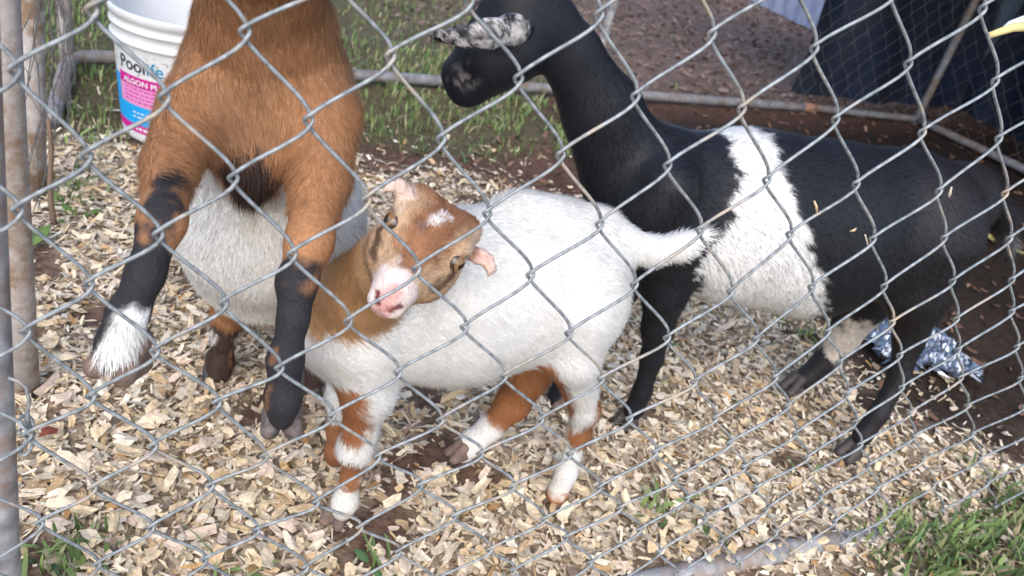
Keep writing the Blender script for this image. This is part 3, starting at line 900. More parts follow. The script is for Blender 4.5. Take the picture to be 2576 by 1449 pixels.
    hoof(o, at_z(838, 1166, 0.004), np.array([-0.5, -0.85, 0]), ZD, 0.028, 0.028, M_hoof)
    hoof(o, at_z(1372, 1278, 0.004), np.array([-0.8, -0.5, 0]), ZD, 0.031, 0.030, M_hoof)
    hoof(o, at_z(1122, 1158, 0.006), np.array([-0.95, -0.25, 0.0]), ZD, 0.027, 0.028, M_hoof)
    return o
make_kid()

# ------------------------------------------------------------------ brown goat rearing against the fence
def make_brown():
    b = Beast()
    FY = (np.array([0, 1.0, 0]), 1.1)
    P, R = px_chain([(675, -260, .16, 135), (672, -60, .21, 140), (670, 80, .25, 172), (672, 215, .27, 208), (664, 290, .275, 176)])
    b.chain(P, R, 0.03, FY)
    P, R = px_chain([(664, 300, .29, 170), (680, 540, .34, 232), (690, 600, .38, 215), (700, 560, .50, 200)])
    b.chain(P, R, 0.035)
    P, R = px_chain([(635, 400, .22, 92), (628, 455, .225, 58)])
    b.chain(P, R, 0.03)
    legs = {}
    def leg(k_, rows, k=0.03):
        P, R = px_chain(rows)
        b.chain(P, R, k)
        legs[k_] = P
    leg('l', [(490, 285, .22, 95), (428, 415, .165, 64), (408, 555, .105, 54), (366, 690, .07, 41), (322, 790, .052, 44), (294, 868, .044, 45), (290, 892, .042, 42)])
    leg('r', [(815, 300, .22, 96), (806, 450, .17, 72), (778, 610, .105, 55), (747, 712, .07, 46), (738, 800, .056, 34), (718, 905, .047, 40), (712, 1000, .042, 41), (709, 1050, .040, 33)])
    leg('hl', [(660, 640, .48, 110), (600, 735, .40, 66), (575, 790, .41, 40), (562, 850, .405, 28), (556, 905, .40, 27), (552, 935, .395, 29)])
    leg('hr', [(760, 640, .48, 110), (830, 760, .42, 62), (815, 850, .40, 38), (798, 920, .385, 28), (785, 960, .375, 28)])
    # neck and head carried up over the top of the fence
    nk = at_y(675, -260, .16)
    hd0 = np.array([nk[0] - 0.01, 0.12, nk[2] + 0.09])
    b.chain([nk, hd0], [0.058, 0.050], 0.03)
    fw = np.array([-0.15, -0.85, -0.25]); fw /= np.linalg.norm(fw)
    sx_ = np.cross(fw, ZD); sx_ /= np.linalg.norm(sx_)
    up_ = np.cross(sx_, fw)
    b.ell(hd0 + up_ * 0.02, (0.052, 0.066, 0.056), np.stack([sx_, fw, up_], 1), 0.03)
    b.cone(hd0 + fw * 0.03 + up_ * 0.01, hd0 + fw * 0.10 - up_ * 0.02, 0.045, 0.03, 0.03)
    for s in (-1, 1):
        b.chain([hd0 + sx_ * s * 0.045 + up_ * 0.03 - fw * 0.02, hd0 + sx_ * s * 0.09 + up_ * 0.03 - fw * 0.02, hd0 + sx_ * s * 0.14 + up_ * 0.01], [0.014, 0.024, 0.006], 0.01, (up_ * .4 + fw, 2.4))
    V, Q = b.mesh(0.0042)
    cap = cap_mask
    Bc = np.array([0.335, 0.165, 0.078])
    tuft0, tuft1 = at_y(632, 425, .19), at_y(622, 470, .195)
    L_, R_, HL, HR = legs['l'], legs['r'], legs['hl'], legs['hr']
    def colf(P):
        Pn = P + 0.014 * (np.stack([vnoise(P, 40, 60 + k) for k in range(3)], 1) - 0.5) + 0.010 * (np.stack([vnoise(P, 130, 65 + k) for k in range(3)], 1) - 0.5)
        c = np.tile(Bc, (len(P), 1)) * (0.75 + 0.5 * fnoise(P, 16, 12))[:, None]
        # paler greyish midline on the chest
        c = blend(c, cap(Pn, at_y(640, 40, .17), at_y(600, 380, .2), 0.034, .6) * .45, np.array([0.27, 0.15, 0.085]))
        c = blend(c, cap(Pn, at_y(668, 40, .17), at_y(668, 200, .19), 0.012, .8) * .4, np.array([0.40, 0.23, 0.13]))
        # white belly
        zt = 0.395 - 0.055 * sst(-0.16, -0.10, Pn[:, 0])
        w = sst(0.008, -0.008, Pn[:, 2] + 0.30 * (Pn[:, 1] - 0.30) - zt) * sst(0.222, 0.245, Pn[:, 1])
        w = np.maximum(w, sst(0.006, -0.006, Pn[:, 2] + 0.05 * (Pn[:, 0] + 0.16) - 0.366) * sst(0.165, 0.185, Pn[:, 1]))
        w = np.maximum(w, cap(Pn, at_y(530, 430, .26), at_y(470, 640, .3), 0.040, .2) * sst(.21, .235, Pn[:, 1]))
        w = np.maximum(w, cap(Pn, at_y(735, 490, .2), at_y(730, 540, .24), 0.016, .3))
        w *= 1 - sst(0.47, 0.52, Pn[:, 1])
        thigh = sst(0.165, 0.150, Pn[:, 2] - 0.22 * np.maximum(0, Pn[:, 0] + 0.10))
        w *= 1 - np.clip(thigh, 0, 1)
        c = blend(c, w, np.array([0.80, 0.78, 0.745]))
        c = blend(c, cap(Pn, at_y(628, 515, .25), at_y(640, 560, .27), 0.013, .7) * .45, np.array([0.66, 0.56, 0.33]))
        c = blend(c, cap(P, at_y(535, 450, .26), at_y(540, 475, .26), 0.010, .8) * sst(.5, .62, vnoise(P, 220, 3)) * .6, np.array([0.16, 0.14, 0.13]))
        # black brisket tuft
        c = blend(c, cap(Pn, tuft0, tuft1, 0.0215, .25), np.array([0.035, 0.022, 0.02]))
        K1 = np.array([0.026, 0.025, 0.029])
        # front legs: black with brown flashes
        fl = np.maximum.reduce([cap(Pn, L_[i] - (0, 0, 0.012 * (i == 2)), L_[i + 1], 0.03 - 0.008 * (i == 2), .15) for i in range(2, 6)])
        fl = np.maximum(fl, cap(Pn, at_y(425, 425, .12), at_y(430, 480, .1), 0.016, .3))
        fl = np.maximum(fl, cap(Pn, at_y(390, 490, .1), at_y(400, 540, .09), 0.0125, .4))
        c = blend(c, fl, K1)
        c = blend(c, cap(Pn, at_y(450, 555, .1), at_y(432, 640, .09), 0.0085, .4), Bc * 1.05)
        c = blend(c, cap(Pn, at_y(462, 500, .13), at_y(455, 560, .12), 0.007, .4), Bc * 1.1)
        c = blend(c, cap(Pn, at_y(395, 720, .07), at_y(372, 815, .055), 0.0055, .4), Bc * 0.95)
        c = blend(c, cap(Pn, at_y(335, 815, .035), at_y(285, 890, .025), 0.0145, .25), np.array([0.78, 0.77, 0.75]))
        fr = np.maximum.reduce([cap(Pn, R_[i], R_[i + 1], 0.03, .1) for i in range(4, 7)])
        fr = np.maximum(fr, cap(Pn, at_y(774, 560, .08), at_y(742, 700, .05), 0.0105, .4))
        fr = np.maximum(fr, cap(Pn, R_[3], R_[4], 0.0185, .25))
        c = blend(c, fr, K1)
        c = blend(c, cap(Pn, at_y(798, 640, .09), at_y(785, 745, .07), 0.006, .4), Bc * 1.1)
        c = blend(c, cap(Pn, at_y(712, 665, .06), at_y(705, 695, .05), 0.0065, .4), Bc * 1.0)
        c = blend(c, cap(Pn, at_y(672, 880, .045), at_y(664, 1040, .035), 0.0030, .5) * .6, Bc * 0.7)
        c = blend(c, cap(P, at_y(731, 727, .03), at_y(731, 728, .03), 0.0028, .4), np.array([0.42, 0.30, 0.20]))
        c = blend(c, cap(P, at_y(742, 728, .03), at_y(742, 729, .03), 0.0022, .4), np.array([0.42, 0.30, 0.20]))
        # hind shanks
        for h in (HL, HR):
            c = blend(c, np.maximum(cap(Pn, h[3], h[4], 0.03, .1), cap(Pn, h[4], h[-1] + (0, 0, -.02), 0.03, .1)), np.array([0.05, 0.03, 0.025]))
        c = blend(c, cap(Pn, at_y(548, 845, .40), at_y(585, 838, .41), 0.0085, .3), np.array([0.72, 0.68, 0.65]))
        c = blend(c, cap(Pn, at_y(580, 880, .40), at_y(578, 940, .40), 0.0065, .4) * .8, Bc * 0.8)
        return np.clip(c, 0.006, 0.85)
    org = np.array([-0.15, 0.36, 0.0])
    o = obj('brown_goat', V, Q, M_skin, None, org, cols=colf(V))
    prop(o, 'brown goat with white belly rearing up with black front legs on the fence', 'goat', 'goats in the pen')
    nv = body_normals(o)
    def comb(P):
        d = np.tile(np.array([0.0, 0.0, -1.0]), (len(P), 1))
        bl = sst(0.38, 0.33, P[:, 2])[:, None] * sst(.2, .25, P[:, 1])[:, None]
        out = np.stack([(P[:, 0] + 0.15) * 6, 0 * P[:, 0], np.full(len(P), -0.75)], 1)
        d = d * (1 - bl) + out * bl
        ch = sst(0.37, 0.42, P[:, 2])[:, None]
        d = d + ch * np.stack([-(P[:, 0] + 0.155) * 4 + 0.25, 0 * P[:, 0], 0 * P[:, 0]], 1)
        return d
    def lenf(P):
        L = np.full(len(P), 0.0105)
        legm = np.maximum.reduce([cap(P, L_[i], L_[i + 1], 0.03, .1) for i in range(2, 6)] + [cap(P, R_[i], R_[i + 1], 0.03, .1) for i in range(2, 7)])
        L *= 1 - 0.68 * legm
        L += 0.012 * cap(P, at_y(325, 840, .03), at_y(290, 885, .03), 0.014, .3)
        L += 0.012 * cap(P, tuft0, tuft1, 0.022, .3)
        L += 0.000 * sst(0.40, 0.33, P[:, 2]) * sst(.22, .26, P[:, 1])
        L *= sst(0.008, 0.03, P[:, 2])
        return L
    fur('fur', o, V, Q, nv, colf, comb, lenf, 170000, 0.0007, 0.26, 9, 0.16)
    near = V[Q[:, 0]][:, 1] < 0.32
    fur('fur', o, V, Q[near], nv, colf, comb, lenf, 80000, 0.0006, 0.28, 10, 0.2)
    hoof(o, at_y(252, 972, .022), np.array([-0.35, -0.75, -0.2]), np.array([.15, 0.25, 1.0]), 0.040, 0.042, M_hoof)
    hoof(o, at_y(704, 1128, .022), np.array([-0.05, -0.75, -0.2]), np.array([0.03, 0.25, 1.0]), 0.035, 0.050, M_hoof_grey)
    hoof(o, at_z(540, 968, 0.004), np.array([-0.1, -1, 0]), ZD, 0.036, 0.038, M_hoof_dark)
    hoof(o, at_z(778, 1003, 0.004), np.array([0.1, -1, 0]), ZD, 0.036, 0.038, M_hoof_dark)
    for s in (-1, 1):
        eye(o, hd0 + sx_ * s * 0.040 + fw * 0.025 + up_ * 0.022, sx_ * s + fw * .4, fw, 0.011)
    return o
make_brown()

# ------------------------------------------------------------------ black goat with a white belt
def make_black():
    b = Beast()
    FY = (np.array([0, 1.0, 0]), 1.15)
    P, R = px_chain([(1665, 470, .335, 152), (1850, 545, .335, 224), (2050, 580, .33, 226), (2250, 556, .325, 184), (2400, 512, .32, 108)])
    b.chain(P, R, 0.04, FY)
    P, R = px_chain([(1590, 455, .335, 130), (1515, 285, .335, 100), (1436, 138, .335, 76), (1370, 60, .335, 80), (1325, 20, .335, 84)])
    b.chain(P, R, 0.035, (np.array([0, 1.0, 0]), 1.25))
    P, R = px_chain([(1600, 520, .30, 88)])
    b.ell(P[0], (R[0], R[0], R[0]), None, 0.03)
    # head
    P, R = px_chain([(1290, 60, .335, 92), (1228, 135, .33, 80), (1182, 186, .33, 53)])
    b.chain(P, R, 0.03, (np.array([0, 1.0, 0]), 1.15))
    P, R = px_chain([(1290, 140, .33, 72), (1190, 205, .328, 52)])
    b.chain(P, R, 0.02, (np.array([0, 1.0, 0]), 1.2))
    P, R = px_chain([(1166, 228, .33, 29), (1144, 182, .33, 24)])
    b.ell(P[0], (R[0], R[0] * 1.2, R[0]), None, 0.02)
    b.ell(P[1], (R[1], R[1] * 1.2, R[1]), None, 0.02)
    P, R = px_chain([(1690, 470, .262, 62), (1640, 560, .262, 52), (2380, 520, .27, 60)])
    b.chain(P[:2], R[:2], 0.045)
    b.ell(P[2], (R[2] * 1.2, R[2] * .8, R[2]), None, 0.05)
    P, R = px_chain([(1300, 140, .297, 46), (1240, 165, .300, 34)])
    b.chain(P, R, 0.035, (np.array([0, 1.0, 0]), 1.3))
    b.cone(at_y(1345, 118, .262), at_y(1352, 205, .268), 0.006, 0.004, 0.014, None, 'sub')
    b.cone(at_y(1150, 150, .290), at_y(1200, 190, .272), 0.004, 0.003, 0.014, None, 'sub')
    mz = at_y(1152, 196, .305)
    b.cone(at_y(1135, 198, .290), at_y(1148, 190, .286), 0.0028, 0.0022, 0.003, None, 'sub')
    b.cone(at_y(1128, 228, .300), at_y(1192, 226, .286), 0.0022, 0.0016, 0.005, None, 'sub')
    # ear pointing forward over the cheek, on the near side, and one on the far side
    Pe, Re = px_chain([(1328, 76, .268, 22), (1290, 74, .255, 40), (1225, 84, .245, 39), (1160, 92, .240, 28), (1105, 91, .237, 15), (1072, 88, .235, 4)])
    b.chain(Pe, Re, 0.012, (np.array([0.1, 1.0, 0.25]), 3.4))
    Pf = [p * np.array([1, 0, 1]) + np.array([0, 0.67 - p[1], 0.01]) for p in Pe]
    b.chain(Pf, Re, 0.012, (np.array([-0.1, 1.0, -0.25]), 3.4))
    legs = {}
    def leg(k_, rows, k=0.03):
        P, R = px_chain(rows)
        b.chain(P, R, k)
        legs[k_] = P
    leg('fn', [(1690, 600, .29, 95), (1672, 730, .28, 58), (1655, 825, .28, 38), (1640, 900, .285, 27), (1615, 985, .287, 22), (1595, 1030, .288, 27)])
    leg('ff', [(1640, 600, .39, 80), (1540, 740, .38, 52), (1460, 880, .365, 36), (1425, 960, .35, 27), (1402, 1000, .345, 27)])
    leg('hn', [(2340, 600, .27, 120), (2305, 730, .26, 82), (2287, 850, .255, 36), (2262, 950, .24, 25), (2210, 1040, .225, 22), (2170, 1095, .22, 26)])
    leg('hf', [(2250, 640, .39, 110), (2170, 760, .385, 62), (2120, 850, .385, 38), (2070, 915, .385, 28), (2020, 955, .384, 27)])
    P, R = px_chain([(2470, 470, .32, 34), (2520, 540, .32, 28), (2530, 610, .32, 20)])
    b.chain(P, R, 0.02)
    tl = P
    V, Q = b.mesh(0.005)
    cap = cap_mask
    WB = np.array([0.68, 0.675, 0.665])
    f1, f2 = legs['hf'][2], legs['hf'][1]
    x0a, x0b = at_y(1850, 330, .30), at_y(1770, 700, .24)
    x1a, x1b = at_y(1945, 350, .30), at_y(2070, 680, .24)
    def colf(P):
        Pn = P + 0.016 * (np.stack([vnoise(P, 30, 60 + k) for k in range(3)], 1) - 0.5) + 0.018 * (np.stack([vnoise(P, 130, 65 + k) for k in range(3)], 1) - 0.5)
        c = np.tile(BLK, (len(P), 1)) * (0.8 + 0.5 * fnoise(P, 14, 12))[:, None]
        c = blend(c, sst(0.6, 0.75, P[:, 0]) * .3, np.array([0.026, 0.018, 0.017]))
        z = Pn[:, 2]
        t = (x0a[2] - z) / (x0a[2] - x0b[2])
        xl = x0a[0] + (x0b[0] - x0a[0]) * np.clip(t, -.2, 1.3) + 0.012 * np.sin(t * 5) + 0.004
        xr = x1a[0] + (x1b[0] - x1a[0]) * np.clip(t, -.2, 1.3) ** 1.3
        xr = np.where(t < 0, x1a[0], xr)
        w = sst(-0.006, 0.006, Pn[:, 0] - xl) * sst(0.006, -0.006, Pn[:, 0] - xr)
        c = blend(c, np.nan_to_num(w), WB)
        # legs below the belt stay black
        nearleg = np.maximum.reduce([cap(Pn, legs['fn'][i], legs['fn'][i + 1], 0.044, .1) for i in range(0, 5)])
        nearleg = np.maximum.reduce([nearleg] + [cap(Pn, legs['ff'][i], legs['ff'][i + 1], 0.044, .1) for i in range(0, 4)])
        c = blend(c, nearleg, BLK)
        c = blend(c, sst(0.395, 0.375, Pn[:, 0] + 0.1 * (Pn[:, 2] - .25)) * sst(0.30, 0.27, Pn[:, 2]), BLK)
        c = blend(c, cap(Pn, at_y(1225, 1, .3), at_y(1225, 2, .3), 0.001, .1), BLK)
        # frosted ear
        em = np.maximum.reduce([cap(P, Pe[i], Pe[i + 1], 0.026, .05) for i in range(5)])
        em *= sst(0.278, 0.270, P[:, 1])
        tt = (P[:, 0] - Pe[5][0]) / (Pe[0][0] - Pe[5][0])
        sp = vnoise(P * np.array([.6, 1, 1.2]), 560, 5) * 0.6 + vnoise(P, 220, 6) * 0.35
        low = (P[:, 2] - (Pe[2][2])) / 0.02
        fr = sst(0.34, 0.60, sp + 0.24 * sst(-0.05, 0.75, tt) - 0.10 * low - 0.17 - 0.35 * sst(.93, 1.03, tt))
        c = blend(c, em * fr, np.array([0.50, 0.48, 0.48]))
        # grey scuff on the nose
        nm = np.maximum(cap(P, at_y(1132, 190, .30), at_y(1140, 205, .30), 0.014, .6), cap(P, at_y(1140, 208, .30), at_y(1172, 194, .30), 0.012, .6)) * sst(.5, .58, vnoise(P, 170, 9))
        c = blend(c, nm, np.array([0.20, 0.18, 0.185]))
        c = blend(c, cap(Pn, f2 + (0, -.02, -.03), f1 + (-.01, -.015, -0.008), 0.030, .2), np.array([0.60, 0.53, 0.46]))
        c = blend(c, cap(Pn, tl[1] + (.01, 0, -.01), tl[2], 0.013, .6), np.array([0.32, 0.33, 0.35]))
        return np.clip(c, 0.004, 0.85)
    o = obj('black_goat', V, Q, M_skin_black, None, np.array([0.53, 0.31, 0.0]), cols=colf(V))
    prop(o, 'black goat with broad white belt and frosted ear standing behind the kid', 'goat', 'goats in the pen')
    nv = body_normals(o)
    def comb(P):
        d = np.tile(np.array([0.75, 0.0, -0.6]), (len(P), 1))
        lg = sst(0.24, 0.18, P[:, 2])[:, None]
        d = d * (1 - lg) + np.array([0, 0, -1.0]) * lg
        nk = sst(0.30, 0.24, P[:, 0])[:, None]
        return d * (1 - nk) + np.array([0.45, 0, -0.9]) * nk
    def lenf(P):
        L = np.full(len(P), 0.0095)
        wb = colf(P).mean(1) > 0.3
        L = np.where(wb & (P[:, 2] > .15) & (P[:, 0] > .3), 0.0105, L)
        L *= 1 - 0.4 * sst(0.2, 0.12, P[:, 2])
        hd = sst(0.22, 0.17, P[:, 0])
        L = L * (1 - hd) + 0.0052 * hd
        L += 0.02 * cap(P, tl[0], tl[2], 0.03, .3)
        L += 0.006 * cap(P, f2 + (0, 0, -.03), f1, 0.034, .2)
        L *= sst(0.008, 0.03, P[:, 2])
        return L
    fur('fur', o, V, Q, nv, colf, comb, lenf, 220000, 0.0007, 0.16, 13, 0.24, 0.11, M_fur_black, 0.2)
    ec = at_y(1248, 84, .290)
    eye(o, ec, np.array([-.2, -1, .15]), np.array([-1, 0, -.8]), 0.0105, (0.10, 0.06, 0.03))
    eye(o, ec * np.array([1, 0, 1]) + np.array([0.004, .380, 0]), np.array([-.1, 1, .15]), np.array([-1, 0, -.8]), 0.0105, (0.10, 0.06, 0.03))
    hoof(o, at_z(1545, 1085, 0.004), np.array([-0.9, -0.4, 0]), ZD, 0.034, 0.038, M_hoof_dark)
    hoof(o, at_z(1375, 1030, 0.004), np.array([-0.95, -0.2, 0]), ZD, 0.032, 0.036, M_hoof)
    hoof(o, at_z(2108, 1160, 0.004), np.array([-0.95, -0.3, 0]), ZD, 0.034, 0.040, M_hoof_dark)
    hoof(o, at_z(1965, 992, 0.004), np.array([-0.95, -0.3, 0]), ZD, 0.034, 0.040, M_hoof_dark)
    return o
make_black()
# ------------------------------------------------------------------ wood chips
CHIPC = np.array([[0.60, 0.515, 0.39], [0.64, 0.58, 0.48], [0.54, 0.44, 0.30], [0.50, 0.37, 0.225], [0.58, 0.47, 0.385], [0.36, 0.29, 0.22], [0.42, 0.26, 0.12], [0.22, 0.17, 0.13]])
CHIPC = CHIPC * np.array([1.06, 1.04, 1.0])
CHIPW = np.array([0.26, 0.24, 0.16, 0.09, 0.12, 0.08, 0.03, 0.08])
def chip_shapes(P, L, W, curl, tilt, yaw, col_, rg, roll):
    """curved shavings: 4 x 3 vertices each"""
    n = len(P)
    us = np.array([-0.5, -0.17, 0.17, 0.5]); vs = np.array([-0.5, 0.0, 0.5])
    U, Vv = np.meshgrid(us, vs, indexing='ij')
    U, Vv = U.ravel(), Vv.ravel()
    ragged = rg.normal(0, 0.10, (n, 12, 2))
    x = (U[None] + ragged[:, :, 0]) * L[:, None]
    y = (Vv[None] * (1 - 0.35 * np.abs(U[None]) * rg.random((n, 1))) + ragged[:, :, 1]) * W[:, None]
    z = curl[:, None] * (U[None] ** 2) * L[:, None] + roll[:, None] * (Vv[None] ** 2) * W[:, None]
    ct, st = np.cos(tilt), np.sin(tilt)
    x2 = x * ct[:, None] - z * st[:, None]
    z2 = x * st[:, None] + z * ct[:, None]
    rt = rg.normal(0, 0.3, n)
    y2 = y * np.cos(rt)[:, None] - z2 * np.sin(rt)[:, None]
    z3 = y * np.sin(rt)[:, None] + z2 * np.cos(rt)[:, None]
    cy, sy = np.cos(yaw), np.sin(yaw)
    X = x2 * cy[:, None] - y2 * sy[:, None]
    Y = x2 * sy[:, None] + y2 * cy[:, None]
    return np.stack([X + P[:, :1], Y + P[:, 1:2], z3 + P[:, 2:3]], 2)
CF = np.array([[i * 3 + j, (i + 1) * 3 + j, (i + 1) * 3 + j + 1, i * 3 + j + 1] for i in range(3) for j in range(2)])
def scatter(n, x0, x1, y0, y1, dens, rg):
    P = np.stack([rg.uniform(x0, x1, n), rg.uniform(y0, y1, n), np.zeros(n)], 1)
    return P[rg.random(n) < dens(P)]
rg = np.random.default_rng(3)
P = scatter(70000, -0.52, 1.15, -0.12, 1.45, lambda p: np.clip(chip_cover(p) + 0.02, 0, 1), rg)
n = len(P)
P[:, 2] = ground_z(P) + 0.002 + rg.random(n) ** 1.3 * 0.012 * (0.3 + 0.7 * chip_cover(P))
L = rg.lognormal(math.log(0.0118), 0.45, n); W_ = np.minimum(L * rg.uniform(0.2, 0.75, n), 0.011)
sl_ = rg.random(n) < 0.38
W_[sl_] = rg.uniform(0.0016, 0.0038, sl_.sum()); L[sl_] *= 1.15
big = rg.random(n) < 0.06
L[big] *= 1.5
kc = rg.choice(len(CHIPC), n, p=CHIPW / CHIPW.sum())
cc = CHIPC[kc] * rg.uniform(0.8, 1.22, n)[:, None]
VV = chip_shapes(P, L, W_, rg.normal(0, 0.40, n), rg.normal(0, 0.27, n), rg.uniform(0, 6.283, n), cc, rg, rg.normal(0, 0.5, n))
FF = (CF[None] + (np.arange(n) * 12)[:, None, None]).reshape(-1, 4)
co_ = np.repeat(cc, 12, 0) * rg.uniform(0.9, 1.08, (n * 12, 1))
o = obj('wood_chip_bedding', VV.reshape(-1, 3), FF, M_chip, org=(0.2, 0.5, 0), cols=co_, smooth=True)
prop(o, 'thick bed of pale wood shavings covering the pen floor', 'wood chips', None, 'stuff')

# the chips that show largest lie on top, each a piece of its own with thickness
chip_meshes = []
def chip_mesh(k, rg):
    us = np.linspace(-0.5, 0.5, 4); vs = np.linspace(-0.5, 0.5, 3)
    L = rg.uniform(0.015, 0.027); W = L * rg.uniform(0.3, 0.65)
    curl, roll = rg.normal(0, 0.4), rg.normal(0, 0.7)
    V = []
    for u in us:
        for v in vs:
            e = rg.normal(0, 0.085, 2)
            V.append(((u + e[0]) * L, (v * (1 - .3 * abs(u)) + e[1]) * W, (curl * u * u + 0.03 * rg.normal()) * L + roll * v * v * W))
    V = np.array(V); V[:, 2] -= V[:, 2].min() - 0.001
    B = V - np.array([0, 0, 0.0007])
    F = CF.tolist() + [[q_ + 12 for q_ in f[::-1]] for f in CF.tolist()]
    ring = [0, 3, 6, 9, 10, 11, 8, 5, 2, 1]
    for a, b_ in zip(ring, ring[1:] + ring[:1]):
        F.append([b_, a, a + 12, b_ + 12])
    me = bpy.data.meshes.new('wood_chip')
    me.from_pydata(np.concatenate([V, B]).tolist(), [], F)
    c = CHIPC[rg.choice(5)] * rg.uniform(0.9, 1.12)
    a = me.attributes.new('col', 'FLOAT_COLOR', 'POINT')
    c4 = np.ones((24, 4), np.float32); c4[:, :3] = c[None] * rg.uniform(0.88, 1.08, (24, 1))
    a.data.foreach_set('color', c4.ravel())
    me.materials.append(M_chip)
    return me
rg = np.random.default_rng(8)
chip_meshes = [chip_mesh(k, rg) for k in range(22)]
cand = scatter(2600, -0.36, 0.85, -0.10, 0.50, lambda p: 0.1 + 0.8 * chip_cover(p), rg)
good = []
for p in cand:
    c = ROT.T @ (p - CAM)
    px_, py_ = 1288 + FPX * c[0] / c[2], 724.5 + FPX * c[1] / c[2]
    if 20 < px_ < 2560 and 860 < py_ < 1445:
        good.append((c[2], tuple(p)))
good.sort()
good = [g[1] for g in good]
step = max(1, len(good) // 300)
chosen = good[:520][::2][:260]
cz = ground_z(np.array(chosen))
MARKS = [(*at_z(x, y)[:2], t) for x, y, t in ((60, 1120, 'beside the left post and its tie wire'), (300, 1040, 'under the raised white socked hoof of the brown goat'), (560, 1000, 'around the brown goat hind hooves'), (700, 1180, 'below the raised grey hoof of the brown goat'), (400, 1280, 'at the lower left, between left post and kid'), (840, 1340, 'around the white kid front hooves'), (1140, 1170, 'around the white kid far hind hoof'), (1120, 1330, 'in front of the white kid belly, near the fence'), (1390, 1290, 'around the white kid near hind hoof'), (1570, 1100, 'around the black goat front hoof'), (1650, 1330, 'near the fence, between kid and bottom rail'), (1850, 1130, 'under the black goat belly'), (2120, 1180, 'around the black goat hind hooves'), (2150, 1330, 'along the bottom rail of the near fence'))]
for p, z in zip(chosen, cz):
    o = bpy.data.objects.new('wood_chip', chip_meshes[rg.integers(len(chip_meshes))])
    col.objects.link(o)
    o.location = (p[0], p[1], float(z) + 0.013 + rg.random() * 0.006)
    o.rotation_euler = (rg.normal(0, 0.25), rg.normal(0, 0.25), rg.uniform(0, 6.28))
    mark = min(MARKS, key=lambda m_: (m_[0] - p[0]) ** 2 + (m_[1] - p[1]) ** 2)
    prop(o, 'larger loose wood shaving ' + mark[2], 'wood chip', 'larger loose wood shavings')
# a reddish bark chip by the left post
rb = at_z(125, 1088, 0.02)
me = chip_meshes[0].copy()
c4 = np.ones((24, 4), np.float32); c4[:, :3] = (0.16, 0.045, 0.03)
me.attributes['col'].data.foreach_set('color', c4.ravel())
o = bpy.data.objects.new('bark_chip', me); col.objects.link(o)
o.location = tuple(rb); o.rotation_euler = (0.1, 0.15, 0.4)
prop(o, 'dark red bark chip on the shavings beside the left post', 'bark chip')

# ------------------------------------------------------------------ grass, weeds, leaf litter
GREEN = np.array([[0.100, 0.160, 0.050], [0.15, 0.205, 0.07], [0.07, 0.12, 0.045], [0.21, 0.22, 0.105], [0.27, 0.225, 0.14]])
def blades(name, P, hmin, hmax, w, rg, label, dark=1.0, lean=0.6, org=None):
    n = len(P)
    P = P.copy(); P[:, 2] = ground_z(P)
    H = rg.uniform(hmin, hmax, n); a = rg.uniform(0, 6.283, n)
    le = np.abs(rg.normal(0, lean, n)); dr = np.stack([np.cos(a), np.sin(a), 0 * a], 1)
    sd2 = np.stack([-np.sin(a + rg.normal(0, .5, n)), np.cos(a), 0 * a], 1)
    ww = w * rg.uniform(0.6, 1.4, n)
    VV = np.empty((n, 7, 3))
    for k, (t, wf) in enumerate(((0, 0.7), (0.4, 1.0), (0.75, 0.7))):
        c = P + dr * (H * le * t ** 1.8)[:, None] + ZD * (H * (t - 0.35 * np.minimum(le, 1.4) * t * t))[:, None]
        VV[:, 2 * k] = c - sd2 * (ww * wf / 2)[:, None]
        VV[:, 2 * k + 1] = c + sd2 * (ww * wf / 2)[:, None]
    VV[:, 6] = P + dr * (H * le)[:, None] + ZD * (H * (1 - 0.45 * np.minimum(le, 1.4)))[:, None]
    k = np.arange(n) * 7
    F = np.concatenate([np.stack(x, 1) for x in ([k, k + 1, k + 3], [k, k + 3, k + 2], [k + 2, k + 3, k + 5], [k + 2, k + 5, k + 4], [k + 4, k + 5, k + 6])])
    kc = rg.choice(5, n, p=[.30, .26, .18, .15, .11])
    c = GREEN[kc] * rg.uniform(0.75, 1.2, n)[:, None] * dark
    return prop(obj(name, VV.reshape(-1, 3), F, M_grass, cols=np.repeat(c, 7, 0)), label, 'grass', None, 'stuff')
rg = np.random.default_rng(15)
Pg = scatter(22000, -0.9, 1.1, 0.55, 2.2, lambda p: grass_cover(p) ** 1.3 * (1 - 0.8 * chip_cover(p)) * (0.25 + 0.75 * sst(.4, .6, vnoise(p, 11, 3))), rg)
Pg2 = scatter(22000, -1.4, 2.4, 1.9, 5.0, lambda p: grass_cover(p) * 0.7, rg)
Pg = np.concatenate([Pg, Pg2])
blades('grass', Pg, 0.012, 0.040, 0.0042, rg, 'green grass growing along the back rail and beyond the pen', 1.2)
Pf_ = scatter(7000, 0.35, 1.5, -0.30, 0.24, lambda p: grass_cover(p), rg)
blades('grass', Pf_, 0.02, 0.046, 0.0055, rg, 'longer grass outside the fence at the lower right', 1.15)
tufts = []
for (x, y, m, sp) in ((150, 1400, 46, 0.018), (185, 1425, 34, 0.02), (1660, 1310, 14, 0.012), (1800, 1380, 14, 0.02), (950, 1420, 12, 0.012), (1640, 1285, 8, 0.01), (600, 1445, 14, 0.014), (2010, 1200, 8, 0.01), (175, 505, 30, 0.02), (180, 480, 26, 0.02), (1650, 970, 8, 0.012), (1990, 825, 26, 0.03), (1690, 880, 8, .015), (2480, 1180, 14, .02), (2060, 850, 14, .02)):
    c = at_z(x, y)
    q_ = c + rg.normal(0, sp, (m, 3)) * np.array([1, 1, 0])
    tufts.append(q_)
blades('grass', np.concatenate(tufts), 0.018, 0.042, 0.0045, rg, 'small green grass tufts poking through the shavings', 1.15, 0.9)

